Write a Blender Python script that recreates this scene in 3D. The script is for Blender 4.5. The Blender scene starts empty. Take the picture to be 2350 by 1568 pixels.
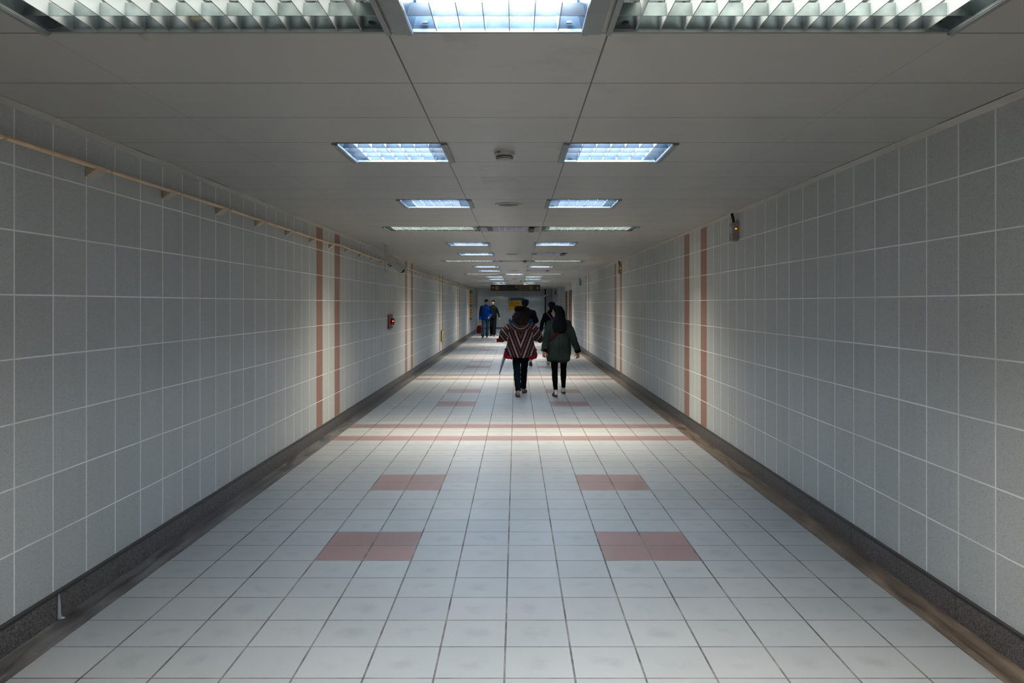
import bpy, bmesh, math, random
from mathutils import Vector, Matrix, noise
R = math.radians
scene = bpy.context.scene
COL = scene.collection

# ------------------------------------------------------------------ camera, world, view
EYE = 1.589
cam_d = bpy.data.cameras.new('camera'); cam = bpy.data.objects.new('camera', cam_d); COL.objects.link(cam)
cam.location = (0, 0, EYE); cam.rotation_euler = (R(90), 0, 0)
cam_d.sensor_width = 36; cam_d.lens = 36 * 1777 / 2350
cam_d.shift_x = -9 / 2350; cam_d.shift_y = -86 / 2350
cam_d.clip_start = 0.05; cam_d.clip_end = 200
scene.camera = cam
w = bpy.data.worlds.new('world'); scene.world = w; w.use_nodes = True
w.node_tree.nodes['Background'].inputs[0].default_value = (.5, .55, .6, 1)
w.node_tree.nodes['Background'].inputs[1].default_value = 0.02
scene.view_settings.view_transform = 'Standard'
scene.view_settings.look = 'None'
scene.view_settings.exposure = 0
scene.view_settings.gamma = 1
TUBE_ON = 222.0       # lit fluorescent tubes
TUBE_WEAK = 9.0      # old, half dead tubes
WIDE_W = 43.0        # light inside the wide anti-glare fixtures (watts)

# ------------------------------------------------------------------ node helpers
def srgb(r, g, b):
    f = lambda c: (c / 255) / 12.92 if c / 255 <= .04045 else ((c / 255 + .055) / 1.055) ** 2.4
    return (f(r), f(g), f(b), 1)

class NT:
    def __init__(s, name):
        s.m = bpy.data.materials.new(name); s.m.use_nodes = True
        s.t = s.m.node_tree; s.bsdf = s.t.nodes['Principled BSDF']
    def n(s, typ, **kw):
        x = s.t.nodes.new(typ)
        for k, v in kw.items(): setattr(x, k, v)
        return x
    def link(s, a, b): s.t.links.new(a, b)
    def put(s, sock, v):
        if isinstance(v, bpy.types.NodeSocket): s.link(v, sock)
        elif isinstance(v, (tuple, list)) and len(v) == 3 and sock.type == 'RGBA': sock.default_value = (*v, 1)
        else: sock.default_value = v
    def M(s, op, a, b=0.0, c=None):
        x = s.n('ShaderNodeMath', operation=op); s.put(x.inputs[0], a)
        if op not in ('FLOOR', 'FRACT', 'ABSOLUTE', 'SQRT'): s.put(x.inputs[1], b)
        if c is not None: s.put(x.inputs[2], c)
        return x.outputs[0]
    def mix(s, f, a, b):
        x = s.n('ShaderNodeMix', data_type='RGBA'); s.put(x.inputs[0], f); s.put(x.inputs[6], a); s.put(x.inputs[7], b)
        return x.outputs[2]
    def xyz(s, kind='Object'):
        tc = s.n('ShaderNodeTexCoord'); sp = s.n('ShaderNodeSeparateXYZ'); s.link(tc.outputs[kind], sp.inputs[0])
        s.co = tc.outputs[kind]
        return sp.outputs
    def noise(s, scale, detail=2.0, rough=.5, vec=None):
        x = s.n('ShaderNodeTexNoise'); x.inputs['Scale'].default_value = scale
        x.inputs['Detail'].default_value = detail; x.inputs['Roughness'].default_value = rough
        s.link(vec if vec else s.co, x.inputs['Vector'])
        return x.outputs[0]
    def ramp(s, v, lo, hi):
        x = s.n('ShaderNodeMapRange'); s.put(x.inputs[0], v); x.inputs[1].default_value = lo; x.inputs[2].default_value = hi
        return x.outputs[0]
    def white(s, *xs):
        c = s.n('ShaderNodeCombineXYZ')
        for i, v in enumerate(xs): s.put(c.inputs[i], v)
        x = s.n('ShaderNodeTexWhiteNoise'); s.link(c.outputs[0], x.inputs[0]); return x.outputs[0]
    def vec(s, *xs):
        c = s.n('ShaderNodeCombineXYZ')
        for i, v in enumerate(xs): s.put(c.inputs[i], v)
        return c.outputs[0]
    def bump(s, h, strength=.3, dist=.002):
        x = s.n('ShaderNodeBump'); x.inputs['Strength'].default_value = strength; x.inputs['Distance'].default_value = dist
        s.put(x.inputs['Height'], h); s.link(x.outputs[0], s.bsdf.inputs['Normal'])
    def out(s, color=None, rough=None, metal=None, spec=None, emit=None, estr=None, alpha=None):
        b = s.bsdf.inputs
        if color is not None: s.put(b['Base Color'], color)
        if rough is not None: s.put(b['Roughness'], rough)
        if metal is not None: s.put(b['Metallic'], metal)
        if spec is not None: s.put(b['Specular IOR Level'], spec)
        if emit is not None: s.put(b['Emission Color'], emit)
        if estr is not None: s.put(b['Emission Strength'], estr)
        return s.m
    # 1 inside a line of half width h (in cell units) at integer values of c
    def line(s, c, h):
        f = s.M('FRACT', c); d = s.M('MINIMUM', f, s.M('SUBTRACT', 1.0, f)); return s.M('LESS_THAN', d, h)
    def eq(s, v, k): return s.M('COMPARE', v, k, .25)

def plain(name, col, rough=.5, metal=0.0, spec=.5, nz=0.0, nscale=40, bump=0.0, bdist=.002):
    t = NT(name); c = srgb(*col)
    if nz or bump:
        t.xyz(); n = t.noise(nscale, 3)
        if nz:
            lo = tuple(v * (1 - nz) for v in c[:3]); hi = tuple(v * (1 + nz) for v in c[:3])
            c = t.mix(t.ramp(n, .3, .7), lo, hi)
        if bump: t.bump(n, bump, bdist)
    return t.out(color=c, rough=rough, metal=metal, spec=spec)

def glow(name, col, strength):
    t = NT(name); return t.out(color=srgb(*col), emit=srgb(*col), estr=strength, rough=.4)

YP, YT = 3.287, .3015      # phase and pitch of the tile rows along the passage
XP, XT = -.049, .300       # phase and pitch of the floor tile columns
ZP, ZT = .437, .2987       # wall courses

def mat_floor():
    t = NT('floor_tiles'); X, Y, Z = t.xyz()
    u = t.M('DIVIDE', t.M('SUBTRACT', X, XP), XT); v = t.M('DIVIDE', t.M('SUBTRACT', Y, YP), YT)
    wob = t.M('MULTIPLY', t.M('SUBTRACT', t.noise(2.2, 2), .5), .006)
    u = t.M('ADD', u, wob); v = t.M('ADD', v, wob)
    iu, iv = t.M('FLOOR', u), t.M('FLOOR', v)
    m = t.M('FLOORED_MODULO', iv, 24.0)
    stripe = t.M('MAXIMUM', t.eq(m, 19), t.eq(m, 22))
    rows = t.M('MAXIMUM', t.M('MAXIMUM', t.eq(m, 5), t.eq(m, 6)), t.M('MAXIMUM', t.eq(m, 11), t.eq(m, 12)))
    cols = t.M('MAXIMUM', t.M('MAXIMUM', t.eq(iu, -4), t.eq(iu, -3)), t.M('MAXIMUM', t.eq(iu, 2), t.eq(iu, 3)))
    red = t.M('MAXIMUM', stripe, t.M('MULTIPLY', rows, cols))
    rnd = t.white(iu, iv)
    base = t.mix(rnd, srgb(150, 152, 150), srgb(158, 159, 156))
    mid = t.M('MAXIMUM', t.eq(m, 20), t.eq(m, 21))
    base = t.mix(mid, base, srgb(160, 159, 152))
    blotch = t.ramp(t.noise(1.3, 4, .6), .35, .7)
    base = t.mix(t.M('MULTIPLY', blotch, .22), base, srgb(128, 128, 125))
    # worn grey patch in the middle of many tiles
    fu = t.M('SUBTRACT', t.M('FRACT', u), .5); fv = t.M('SUBTRACT', t.M('FRACT', v), .5)
    rr = t.M('ADD', t.M('MULTIPLY', fu, fu), t.M('MULTIPLY', fv, fv))
    worn = t.M('MULTIPLY', t.ramp(rr, .09, .0), t.M('MULTIPLY', t.ramp(t.noise(6, 3), .45, .65), .35))
    base = t.mix(worn, base, srgb(112, 113, 113))
    redc = t.mix(rnd, srgb(130, 102, 98), srgb(138, 108, 103))
    base = t.mix(red, base, redc)
    grain = t.ramp(t.noise(170, 2), .3, .7)
    base = t.mix(t.M('MULTIPLY', grain, .12), base, srgb(98, 100, 101))
    spot = t.M('GREATER_THAN', t.noise(16, 2), .80)
    base = t.mix(t.M('MULTIPLY', spot, .5), base, srgb(80, 80, 80))
    g1 = t.line(u, .015); g2 = t.line(v, .013)
    gn = t.ramp(t.noise(3.1, 4, .7), .38, .62)
    gc1 = t.mix(gn, srgb(58, 56, 55), srgb(124, 118, 111))
    gc2 = t.mix(gn, srgb(68, 68, 68), srgb(116, 115, 113))
    c = t.mix(g2, base, gc2); c = t.mix(g1, c, gc1)
    ed = t.M('MAXIMUM', g1, g2)
    h = t.M('SUBTRACT', t.M('MULTIPLY', t.noise(60, 3), .35), ed)
    t.bump(h, .25, .0015)
    r = t.M('ADD', .30, t.M('MULTIPLY', t.noise(1.7, 4, .6), .22)); r = t.M('ADD', r, t.M('MULTIPLY', ed, .3))
    return t.out(color=c, rough=r, spec=.5)

def mat_wall(axis, dark=False):
    t = NT('wall_tiles_' + axis + ('_dark' if dark else '')); X, Y, Z = t.xyz()
    A = Y if axis == 'y' else X
    v = t.M('DIVIDE', t.M('SUBTRACT', A, YP if axis == 'y' else XP), YT); z = t.M('DIVIDE', t.M('SUBTRACT', Z, ZP), ZT)
    wob = t.M('MULTIPLY', t.M('SUBTRACT', t.noise(2.5, 2), .5), .01)
    v = t.M('ADD', v, wob); z = t.M('ADD', z, wob)
    iv, iz = t.M('FLOOR', v), t.M('FLOOR', z)
    rnd = t.white(iv, iz)
    if dark: base = t.mix(rnd, srgb(176, 171, 158), srgb(186, 181, 168))
    else: base = t.mix(rnd, srgb(182, 185, 183), srgb(192, 194, 192))
    cloud = t.ramp(t.noise(.9, 4, .6), .3, .7)
    base = t.mix(t.M('MULTIPLY', cloud, .25), base, srgb(192, 194, 188) if not dark else srgb(90, 88, 82))
    if axis == 'y':
        m = t.M('FLOORED_MODULO', iv, 24.0)
        mid = t.M('MAXIMUM', t.eq(m, 20), t.eq(m, 21))
        near = t.M('MAXIMUM', t.eq(m, 18), t.eq(m, 23))  # tiles flanking the stripes: lamp glow painted into their colour
        base = t.mix(mid, base, srgb(202, 203, 196)); base = t.mix(t.M('MULTIPLY', near, .6), base, srgb(192, 194, 189))
    sp = t.ramp(t.noise(190, 1.5), .30, .46)
    base = t.mix(t.M('MULTIPLY', t.M('SUBTRACT', 1.0, sp), .52), base, srgb(112, 112, 114))
    if axis == 'y':
        red = t.M('MAXIMUM', t.eq(m, 19), t.eq(m, 22))
        base = t.mix(red, base, srgb(154, 117, 102))
        streak = t.ramp(t.noise(1.0, 3, .5, t.vec(t.M('MULTIPLY', Y, 9.0), 0.0, t.M('MULTIPLY', Z, .7))), .55, .8)
        base = t.mix(t.M('MULTIPLY', streak, .3), base, srgb(160, 156, 150))
    g = t.M('MAXIMUM', t.line(v, .016), t.line(z, .0125))
    if axis == 'y': gv = t.M('MULTIPLY', t.line(v, .016), t.M('SUBTRACT', 1.0, red)); g = t.M('MAXIMUM', gv, t.line(z, .0125))
    gn = t.ramp(t.noise(1.4, 3, .6), .35, .6)
    gc = t.mix(gn, srgb(232, 224, 216) if not dark else srgb(182, 178, 167), srgb(252, 254, 255) if not dark else srgb(188, 185, 174))
    c = t.mix(g, base, gc)
    t.bump(t.M('ADD', t.M('MULTIPLY', sp, .4), g), .15, .001)
    return t.out(color=c, rough=.55, spec=.4)

def mat_ceiling():
    t = NT('ceiling_panels'); X, Y, Z = t.xyz()
    v = t.M('DIVIDE', t.M('SUBTRACT', Y, 4.361), .588)
    iv = t.M('FLOOR', v)
    cross = t.line(v, .0062)
    def seam(x, h): return t.M('LESS_THAN', t.M('ABSOLUTE', t.M('SUBTRACT', X, x)), h)
    main = t.M('MAXIMUM', seam(-.429, .0034), seam(.309, .0034))
    faint = t.M('MAXIMUM', seam(-1.595, .0022), seam(1.48, .0022))
    edge = t.M('MAXIMUM', seam(-2.236, .004), seam(2.134, .004))
    gap = t.M('GREATER_THAN', t.noise(.9, 1, .5, t.vec(0.0, Y, X)), .52)
    base = t.mix(t.white(iv, 0.0), srgb(174, 172, 166), srgb(180, 178, 172))
    st = t.ramp(t.noise(1.1, 4, .6), .5, .75)
    base = t.mix(t.M('MULTIPLY', st, .25), base, srgb(148, 145, 139))
    grime = t.ramp(t.noise(2.3, 4, .65), .56, .72)
    cen = t.M('MULTIPLY', t.M('LESS_THAN', t.M('ABSOLUTE', t.M('SUBTRACT', X, .1)), .35), grime)
    base = t.mix(t.M('MULTIPLY', cen, .3), base, srgb(110, 108, 106))
    c = t.mix(cross, base, srgb(62, 56, 48)); c = t.mix(main, c, srgb(36, 32, 30))
    c = t.mix(t.M('MULTIPLY', faint, .4), c, srgb(84, 80, 74))
    c = t.mix(t.M('MULTIPLY', edge, gap), c, srgb(20, 18, 16))
    t.bump(t.M('ADD', t.M('MULTIPLY', t.noise(120, 2), .3), t.M('SUBTRACT', 1.0, cross)), .08, .0008)
    return t.out(color=c, rough=.36, spec=.45)

def mat_granite():
    t = NT('dark_granite'); X, Y, Z = t.xyz()
    n = t.ramp(t.noise(140, 2), .36, .62); c = t.mix(n, srgb(44, 41, 41), srgb(112, 107, 105))
    n2 = t.ramp(t.noise(50, 3), .5, .75); c = t.mix(t.M('MULTIPLY', n2, .4), c, srgb(112, 96, 86))
    j = t.line(t.M('DIVIDE', t.M('SUBTRACT', Y, 3.885), .603), .006)
    jx = t.M('GREATER_THAN', Z, .124)
    c = t.mix(t.M('MAXIMUM', t.M('MULTIPLY', j, .8), t.M('MULTIPLY', jx, .8)), c, srgb(34, 32, 30))
    return t.out(color=c, rough=.42)

def mat_strip(a, b):
    t = NT('gutter_strip'); X, Y, Z = t.xyz()
    n = t.ramp(t.noise(1.0, 5, .65, t.vec(t.M('MULTIPLY', X, 14.0), t.M('MULTIPLY', Y, 2.6), 0.0)), .36, .64)
    c = t.mix(n, a, b); sp = t.M('GREATER_THAN', t.noise(9, 3), .72)
    c = t.mix(t.M('MULTIPLY', sp, .4), c, srgb(150, 148, 145))
    t.bump(n, .3, .003)
    return t.out(color=c, rough=t.ramp(n, -1.2, 1.8))

def mat_poncho(kind='body'):
    t = NT('knit_' + kind); X, Y, Z = t.xyz(); ax = t.M('ABSOLUTE', X)
    black, white, red, must = srgb(24, 20, 24), srgb(182, 172, 172), srgb(112, 28, 42), srgb(122, 98, 58)
    if kind == 'body':
        slv = t.M('MULTIPLY', t.M('GREATER_THAN', ax, .205), t.M('GREATER_THAN', Z, .90))
        k = t.M('ADD', .385, t.M('MULTIPLY', slv, .42))
        u = t.M('SUBTRACT', ax, t.M('MULTIPLY', t.M('SUBTRACT', Z, .66), k)); per, off = .115, .0765
        al = t.M('ADD', Z, t.M('MULTIPLY', ax, .35))
    else:
        u = t.M('SUBTRACT', Z, t.M('MULTIPLY', t.M('MULTIPLY', X, X), 4.2)); per, off = .075, -1.165
        al = X
    p = t.M('ABSOLUTE', t.M('SUBTRACT', t.M('FRACT', t.M('ADD', t.M('DIVIDE', t.M('ADD', u, off), per), .5)), .5))
    sq = t.M('GREATER_THAN', t.M('FRACT', t.M('DIVIDE', al, .021)), .42)
    bead = t.M('GREATER_THAN', t.M('FRACT', t.M('DIVIDE', al, .027)), .40)
    wm = t.M('MULTIPLY', t.M('LESS_THAN', p, .10), sq)
    rm = t.M('MULTIPLY', t.M('LESS_THAN', p, .185), t.M('GREATER_THAN', p, .11))
    mm = t.M('MULTIPLY', t.M('GREATER_THAN', p, .43), bead)
    r2 = t.M('MULTIPLY', t.M('LESS_THAN', p, .33), t.M('GREATER_THAN', p, .285))
    c = t.mix(rm, black, red); c = t.mix(t.M('MULTIPLY', r2, .6), c, srgb(80, 30, 36)); c = t.mix(wm, c, white); c = t.mix(mm, c, must)
    t.bump(t.noise(260, 2), .5, .004)
    return t.out(color=c, rough=.9, spec=.2)

def mat_cloth(name, col, scale=7, nz=.25, rough=.9, spec=.06):
    t = NT(name); t.xyz(); c = srgb(*col)
    n = t.ramp(t.noise(scale, 4), .3, .7)
    cc = t.mix(n, tuple(v * (1 - nz) for v in c[:3]), tuple(v * (1 + nz) for v in c[:3]))
    t.bump(t.noise(22, 4), .45, .01)
    return t.out(color=cc, rough=rough, spec=spec)

def mat_hair(name, col, rough=.6, spec=.1):
    t = NT(name); X, Y, Z = t.xyz(); c = srgb(*col)
    n = t.noise(1, 2, .5, t.vec(t.M('MULTIPLY', X, 90.0), t.M('MULTIPLY', Y, 90.0), t.M('MULTIPLY', Z, 5.0)))
    cc = t.mix(t.ramp(n, .3, .7), tuple(v * .5 for v in c[:3]), tuple(v * 1.5 for v in c[:3]))
    t.bump(n, .6, .004)
    return t.out(color=cc, rough=rough, spec=spec)

MT = dict(
    floor=mat_floor(), wall=mat_wall('y'), wallx=mat_wall('x'), walld=mat_wall('x', True), ceiling=mat_ceiling(), granite=mat_granite(),
    strip_l=mat_strip(srgb(50, 47, 45), srgb(112, 108, 103)), strip_r=mat_strip(srgb(66, 54, 43), srgb(124, 107, 90)),
    trim=plain('trim_paint', (196, 192, 182), .5, nz=.12, nscale=3),
    frame=plain('lamp_frame_paint', (132, 138, 138), .4, nz=.06, nscale=8),
    house=plain('lamp_housing_lit', (52, 68, 82), .45, nz=.5, nscale=14),  # copy for lit lamps, dark blue so the tube glow stays blue
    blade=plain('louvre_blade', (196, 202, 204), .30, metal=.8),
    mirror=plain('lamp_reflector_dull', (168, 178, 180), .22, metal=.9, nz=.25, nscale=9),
    cross_lit=plain('cross_louvre_lit', (30, 41, 50), .5, nz=.35, nscale=11), cross_weak=plain('cross_louvre_weak', (120, 118, 126), .5), blade_lit=plain('louvre_blade_lit', (160, 172, 180), .4, metal=.3),  # louvre copies by lamp state
    mirrord=plain('cross_louvre_dull', (128, 140, 140), .3, metal=.8, nz=.35, nscale=11),
    tube_on=glow('tube_lit', (218, 235, 254), TUBE_ON),
    tube_weak=glow('tube_weak', (238, 226, 240), TUBE_WEAK),
    tube_off=plain('tube_unlit', (206, 214, 212), .25),
    black=plain('black_plastic', (20, 20, 22), .4), dark=plain('dark_metal', (40, 40, 42), .5),
    white=plain('white_plastic', (186, 184, 176), .45, nz=.08, nscale=20), grille=plain('speaker_mesh', (98, 94, 88), .6, nz=.3, nscale=300),
    rust=plain('rust_stain', (120, 84, 56), .8, nz=.4, nscale=60),
    conduit=plain('tan_conduit', (226, 196, 160), .5, nz=.10, nscale=6), bracket=plain('conduit_bracket', (186, 172, 152), .6),
    cctv=plain('camera_housing', (196, 196, 190), .4, nz=.06), glass=plain('lens_glass', (14, 15, 18), .08),
    metal=plain('steel', (170, 172, 172), .3, metal=.9),
    emer=plain('emergency_box', (150, 147, 140), .45, nz=.08, nscale=30), amber=glow('amber_led', (255, 130, 20), 7.0), redled=glow('red_led', (255, 60, 14), 9.0),
    lampglass=plain('clear_lamp_glass', (206, 210, 214), .08), rustdot=plain('ochre_sticker', (176, 120, 34), .6),
    alarm=plain('alarm_plate', (128, 62, 58), .45, nz=.1), alarmdark=plain('alarm_button', (86, 10, 10), .3),
    caulk=plain('white_sealant', (168, 180, 182), .5), tape=plain('yellowed_tape', (178, 170, 146), .5),
    brownwood=plain('door_brown', (112, 78, 54), .5, nz=.15, nscale=12), doorframe=plain('door_frame', (150, 140, 128), .5),
    navy=plain('sign_navy', (24, 58, 92), .45), signblack=plain('sign_black', (12, 13, 17), .4), yellow=plain('sign_yellow', (214, 154, 28), .5, nz=.06, nscale=3),
    signyel=plain('sign_lettering', (176, 130, 38), .5), signdim=plain('sign_lettering_faded', (96, 70, 32), .5), ink=plain('print_black', (40, 32, 20), .6), signwhite=plain('print_white', (190, 196, 198), .5),
    poster=plain('poster_cream', (190, 180, 120), .5, nz=.35, nscale=14), postergreen=plain('poster_green', (60, 130, 96), .5), boxbrown=plain('box_side_brown', (108, 88, 78), .6),
    skin=plain('skin', (186, 138, 114), .5, nz=.06, nscale=30), skind=plain('skin_tan', (158, 116, 96), .5, nz=.06, nscale=30), lips=plain('lips', (150, 84, 78), .5), eye=plain('eye', (26, 20, 18), .2),
    poncho=mat_poncho('body'), hood=mat_poncho('hood'), fringe=mat_cloth('red_fringe', (150, 22, 38), 60, .4), fringeb=mat_cloth('navy_fringe', (50, 44, 78), 60, .4),
    teal=mat_cloth('teal_lining', (22, 66, 92)), hatb=mat_cloth('black_felt', (19, 19, 22), 40, .2),
    brownhair=mat_hair('dark_brown_hair', (36, 24, 21)), blackhair=mat_hair('black_hair', (15, 16, 19)), 
    navypants=mat_cloth('dark_navy_denim', (16, 24, 33)), blackpants=mat_cloth('black_leggings', (8, 8, 10)),
    olive=mat_cloth('dark_olive_cotton', (50, 58, 51), 5, .25), cuffblack=mat_cloth('black_rib_cuff', (16, 18, 19)), redstrap=mat_cloth('red_strap', (88, 28, 24)),
    blackcoat=mat_cloth('black_wool', (10, 10, 12)), cap=mat_cloth('blue_black_cap', (15, 23, 31), 30, .5), jeans=mat_cloth('dark_jeans', (30, 46, 60)), greystrap=mat_cloth('blue_grey_strap', (72, 88, 100)),
    blue=mat_cloth('blue_nylon', (9, 50, 118), 8, .2, .6), bluebright=mat_cloth('bright_blue_nylon', (18, 84, 176), 8, .15, .6), darkteal=mat_cloth('dark_teal_nylon', (24, 40, 48), 8, .3, .6),
    tealpants=mat_cloth('grey_teal_trousers', (56, 80, 92)), darkjacket=mat_cloth('dark_green_black_nylon', (9, 13, 14)), sleevestripe=mat_cloth('grey_blue_stripe', (62, 80, 90)),
    darkpants=mat_cloth('blue_black_trousers', (6, 9, 12)),
    shoeblk=plain('black_shoe', (22, 22, 24), .5), shoetan=plain('tan_shoe', (150, 124, 104), .7, nz=.2), sole_grey=plain('grey_sole', (92, 88, 86), .7), gum=plain('gum_sole', (92, 62, 48), .6), shoewhite=plain('white_shoe_heel', (206, 208, 212), .5), solewhite=plain('white_sole', (190, 192, 194), .6),
    umb=mat_cloth('grey_umbrella_cloth', (150, 152, 154), 30, .2), green=plain('green_tip', (40, 150, 60), .4), red=mat_cloth('dark_red_bag', (122, 22, 26), 9, .15, .6), gold=plain('gold_ribbon', (206, 158, 46), .5),
)

# ------------------------------------------------------------------ object helpers
def mesh_obj(name, bm, mat, parent=None, smooth=False):
    me = bpy.data.meshes.new(name); bm.to_mesh(me); bm.free()
    if smooth: me.shade_smooth()
    for m in (mat if isinstance(mat, (list, tuple)) else [mat]): me.materials.append(m)
    o = bpy.data.objects.new(name, me); COL.objects.link(o)
    if parent: o.parent = parent
    return o
def tag(o, label=None, cat=None, group=None, kind=None):
    for k, v in (('label', label), ('category', cat), ('group', group), ('kind', kind)):
        if v: o[k] = v
    return o
def thing(name, label, cat, loc=(0, 0, 0), rz=0, group=None):
    o = bpy.data.objects.new(name, None); COL.objects.link(o); o.empty_display_size = .1
    o.location = loc; o.rotation_euler = (0, 0, rz); return tag(o, label, cat, group)
def copy_tree(o, parent=None):
    c = o.copy(); COL.objects.link(c); c.parent = parent
    for ch in o.children: copy_tree(ch, c)
    return c
def box(bm, x0, y0, z0, x1, y1, z1, mi=0, bev=0):
    r = bmesh.ops.create_cube(bm, size=1)['verts']
    for v in r: v.co = Vector(((x0 + x1) / 2 + v.co.x * (x1 - x0), (y0 + y1) / 2 + v.co.y * (y1 - y0), (z0 + z1) / 2 + v.co.z * (z1 - z0)))
    if bev:
        es = list({e for v in r for e in v.link_edges}); bmesh.ops.bevel(bm, geom=es, offset=bev, segments=2, affect='EDGES')
    elif mi:
        for f in {f for v in r for f in v.link_faces}: f.material_index = mi
    return r
def quad(bm, pts, mi=0):
    f = bm.faces.new([bm.verts.new(p) for p in pts]); f.material_index = mi; return f
def tube(bm, pts, rad, xd=(1, 0, 0), n=14, cap=.6):
    """closed tapered tube; rad items float or (a, b): a along xd, b across"""
    P = [Vector(p) for p in pts]; A = [(r, r) if not isinstance(r, tuple) else r for r in rad]; xd = Vector(xd)
    rings = []
    def ring(c, tdir, a, b):
        X = xd - tdir * xd.dot(tdir)
        if X.length < 1e-3: X = Vector((0, 1, 0)) - tdir * tdir.y
        X.normalize(); Yv = tdir.cross(X)
        return [bm.verts.new(c + X * (a * math.cos(2 * math.pi * k / n)) + Yv * (b * math.sin(2 * math.pi * k / n))) for k in range(n)]
    T = []
    for i in range(len(P)):
        d = (P[min(i + 1, len(P) - 1)] - P[max(i - 1, 0)])
        T.append(d.normalized() if d.length > 1e-9 else Vector((0, 0, 1)))
    if cap:
        for f in (.92, .6): a, b = A[0]; s = math.sqrt(1 - f * f); rings.append(ring(P[0] - T[0] * (min(a, b) * cap * f), T[0], a * s, b * s))
    for p, t, (a, b) in zip(P, T, A): rings.append(ring(p, t, a, b))
    if cap:
        for f in (.6, .92): a, b = A[-1]; s = math.sqrt(1 - f * f); rings.append(ring(P[-1] + T[-1] * (min(a, b) * cap * f), T[-1], a * s, b * s))
    for r0, r1 in zip(rings, rings[1:]):
        for k in range(n): bm.faces.new((r0[k], r0[(k + 1) % n], r1[(k + 1) % n], r1[k]))
    bm.faces.new(rings[0][::-1]); bm.faces.new(rings[-1])
def ell(bm, c, r, rot=None, seg=16):
    M = Matrix.Translation(c) @ (rot.to_4x4() if rot else Matrix()) @ Matrix.Diagonal((*r, 1))
    bmesh.ops.create_uvsphere(bm, u_segments=seg, v_segments=max(8, seg // 2 + 2), radius=1, matrix=M)
def lathe(bm, prof, c=(0, 0, 0), n=32, axis='z'):
    rings = []
    for r, z in prof:
        rings.append([bm.verts.new(Vector(c) + Vector((r * math.cos(2 * math.pi * k / n), r * math.sin(2 * math.pi * k / n), z))) for k in range(n)])
    for a, b in zip(rings, rings[1:]):
        for k in range(n): bm.faces.new((a[k], a[(k + 1) % n], b[(k + 1) % n], b[k]))
    for r_ in (rings[0], rings[-1]): bm.faces.new(r_)
def fuse(name, bm, mat, parent, voxel=.007, wr=0, wf=10, wz=1.0, smooth=2):
    """union of overlapping closed shapes as ONE continuous surface"""
    me = bpy.data.meshes.new('tmp'); bmesh.ops.recalc_face_normals(bm, faces=bm.faces); bm.to_mesh(me); bm.free()
    o = bpy.data.objects.new('tmp', me); COL.objects.link(o)
    m = o.modifiers.new('r', 'REMESH'); m.mode = 'VOXEL'; m.voxel_size = voxel
    if smooth: s = o.modifiers.new('s', 'SMOOTH'); s.iterations = smooth; s.factor = .5
    dg = bpy.context.evaluated_depsgraph_get(); dg.update()
    me2 = bpy.data.meshes.new_from_object(o.evaluated_get(dg)); me2.name = name
    bpy.data.objects.remove(o); bpy.data.meshes.remove(me)
    if wr:
        ns = [v.normal.copy() for v in me2.vertices]
        for v, nn in zip(me2.vertices, ns):
            q = Vector((v.co.x * wf, v.co.y * wf, v.co.z * wf * wz))
            v.co += nn * (wr * (noise.noise(q) + .5 * noise.noise(q * 2.1)))
    me2.shade_smooth(); me2.materials.clear(); me2.materials.append(mat)
    ob = bpy.data.objects.new(name, me2); COL.objects.link(ob); ob.parent = parent
    return ob
def text(name, s, size, mat, parent, loc, rot=(R(90), 0, 0), align='LEFT', ext=.002, width=None):
    cu = bpy.data.curves.new(name, 'FONT'); cu.body = s; cu.size = size; cu.extrude = ext; cu.align_x = align; cu.align_y = 'CENTER'; cu.resolution_u = 3
    o = bpy.data.objects.new(name, cu); COL.objects.link(o)
    dg = bpy.context.evaluated_depsgraph_get(); dg.update()
    me = bpy.data.meshes.new_from_object(o.evaluated_get(dg)); me.name = name
    bpy.data.objects.remove(o); bpy.data.curves.remove(cu)
    me.materials.clear(); me.materials.append(mat)
    if width and me.vertices:
        xs = [v.co.x for v in me.vertices]; k = width / (max(xs) - min(xs)); x0 = min(xs)
        for v in me.vertices: v.co.x = (v.co.x - x0) * k
    ob = bpy.data.objects.new(name, me); COL.objects.link(ob); ob.parent = parent; ob.location = loc; ob.rotation_euler = rot
    return ob

# ------------------------------------------------------------------ the setting
ZC = 2.498; XL, XR = -2.325, 2.223
YB = -6.0; YL_END = 47.0; YR_END = 35.05; YF = 49.1
def struct(name, bm, mat, smooth=False): return tag(mesh_obj(name, bm, mat, smooth=smooth), kind='structure')

bm = bmesh.new()
for x0, y0, x1, y1 in ((-2.149, YB, 2.051, YF), (2.051, YR_END, 5.5, YF), (-5.0, YL_END, -2.149, YF)):
    quad(bm, [(x0, y0, 0), (x1, y0, 0), (x1, y1, 0), (x0, y1, 0)])
struct('floor', bm, MT['floor'])
bm = bmesh.new(); box(bm, -2.325, YB, -.05, -2.149, YL_END, .001); struct('trim_1', bm, MT['strip_l'])
bm = bmesh.new(); box(bm, 2.051, YB, -.05, 2.223, YR_END, .001); struct('trim_2', bm, MT['strip_r'])
bm = bmesh.new(); box(bm, XL - .2, YB, 0, XL, YL_END, 2.9); box(bm, -5.2, YL_END - .01, 0, XL, YL_END, 2.9); struct('wall_left', bm, MT['wall'])
bm = bmesh.new(); box(bm, XR, YB, 0, XR + .2, YR_END, 2.9); struct('wall_right', bm, MT['wall'])
bm = bmesh.new(); box(bm, 2.29, 42.0, 0, 5.5, YF, 2.9); struct('wall_corner', bm, MT['wallx'])
bm = bmesh.new(); box(bm, XR + .2, YR_END - .2, 0, 5.5, YR_END, 2.9); box(bm, 5.5, YR_END, 0, 5.7, 42, 2.9); struct('wall_exit', bm, MT['wallx'])
bm = bmesh.new(); box(bm, -5.2, YF, 0, 2.29, YF + .2, 2.9); struct('wall_far', bm, MT['walld'])
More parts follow.
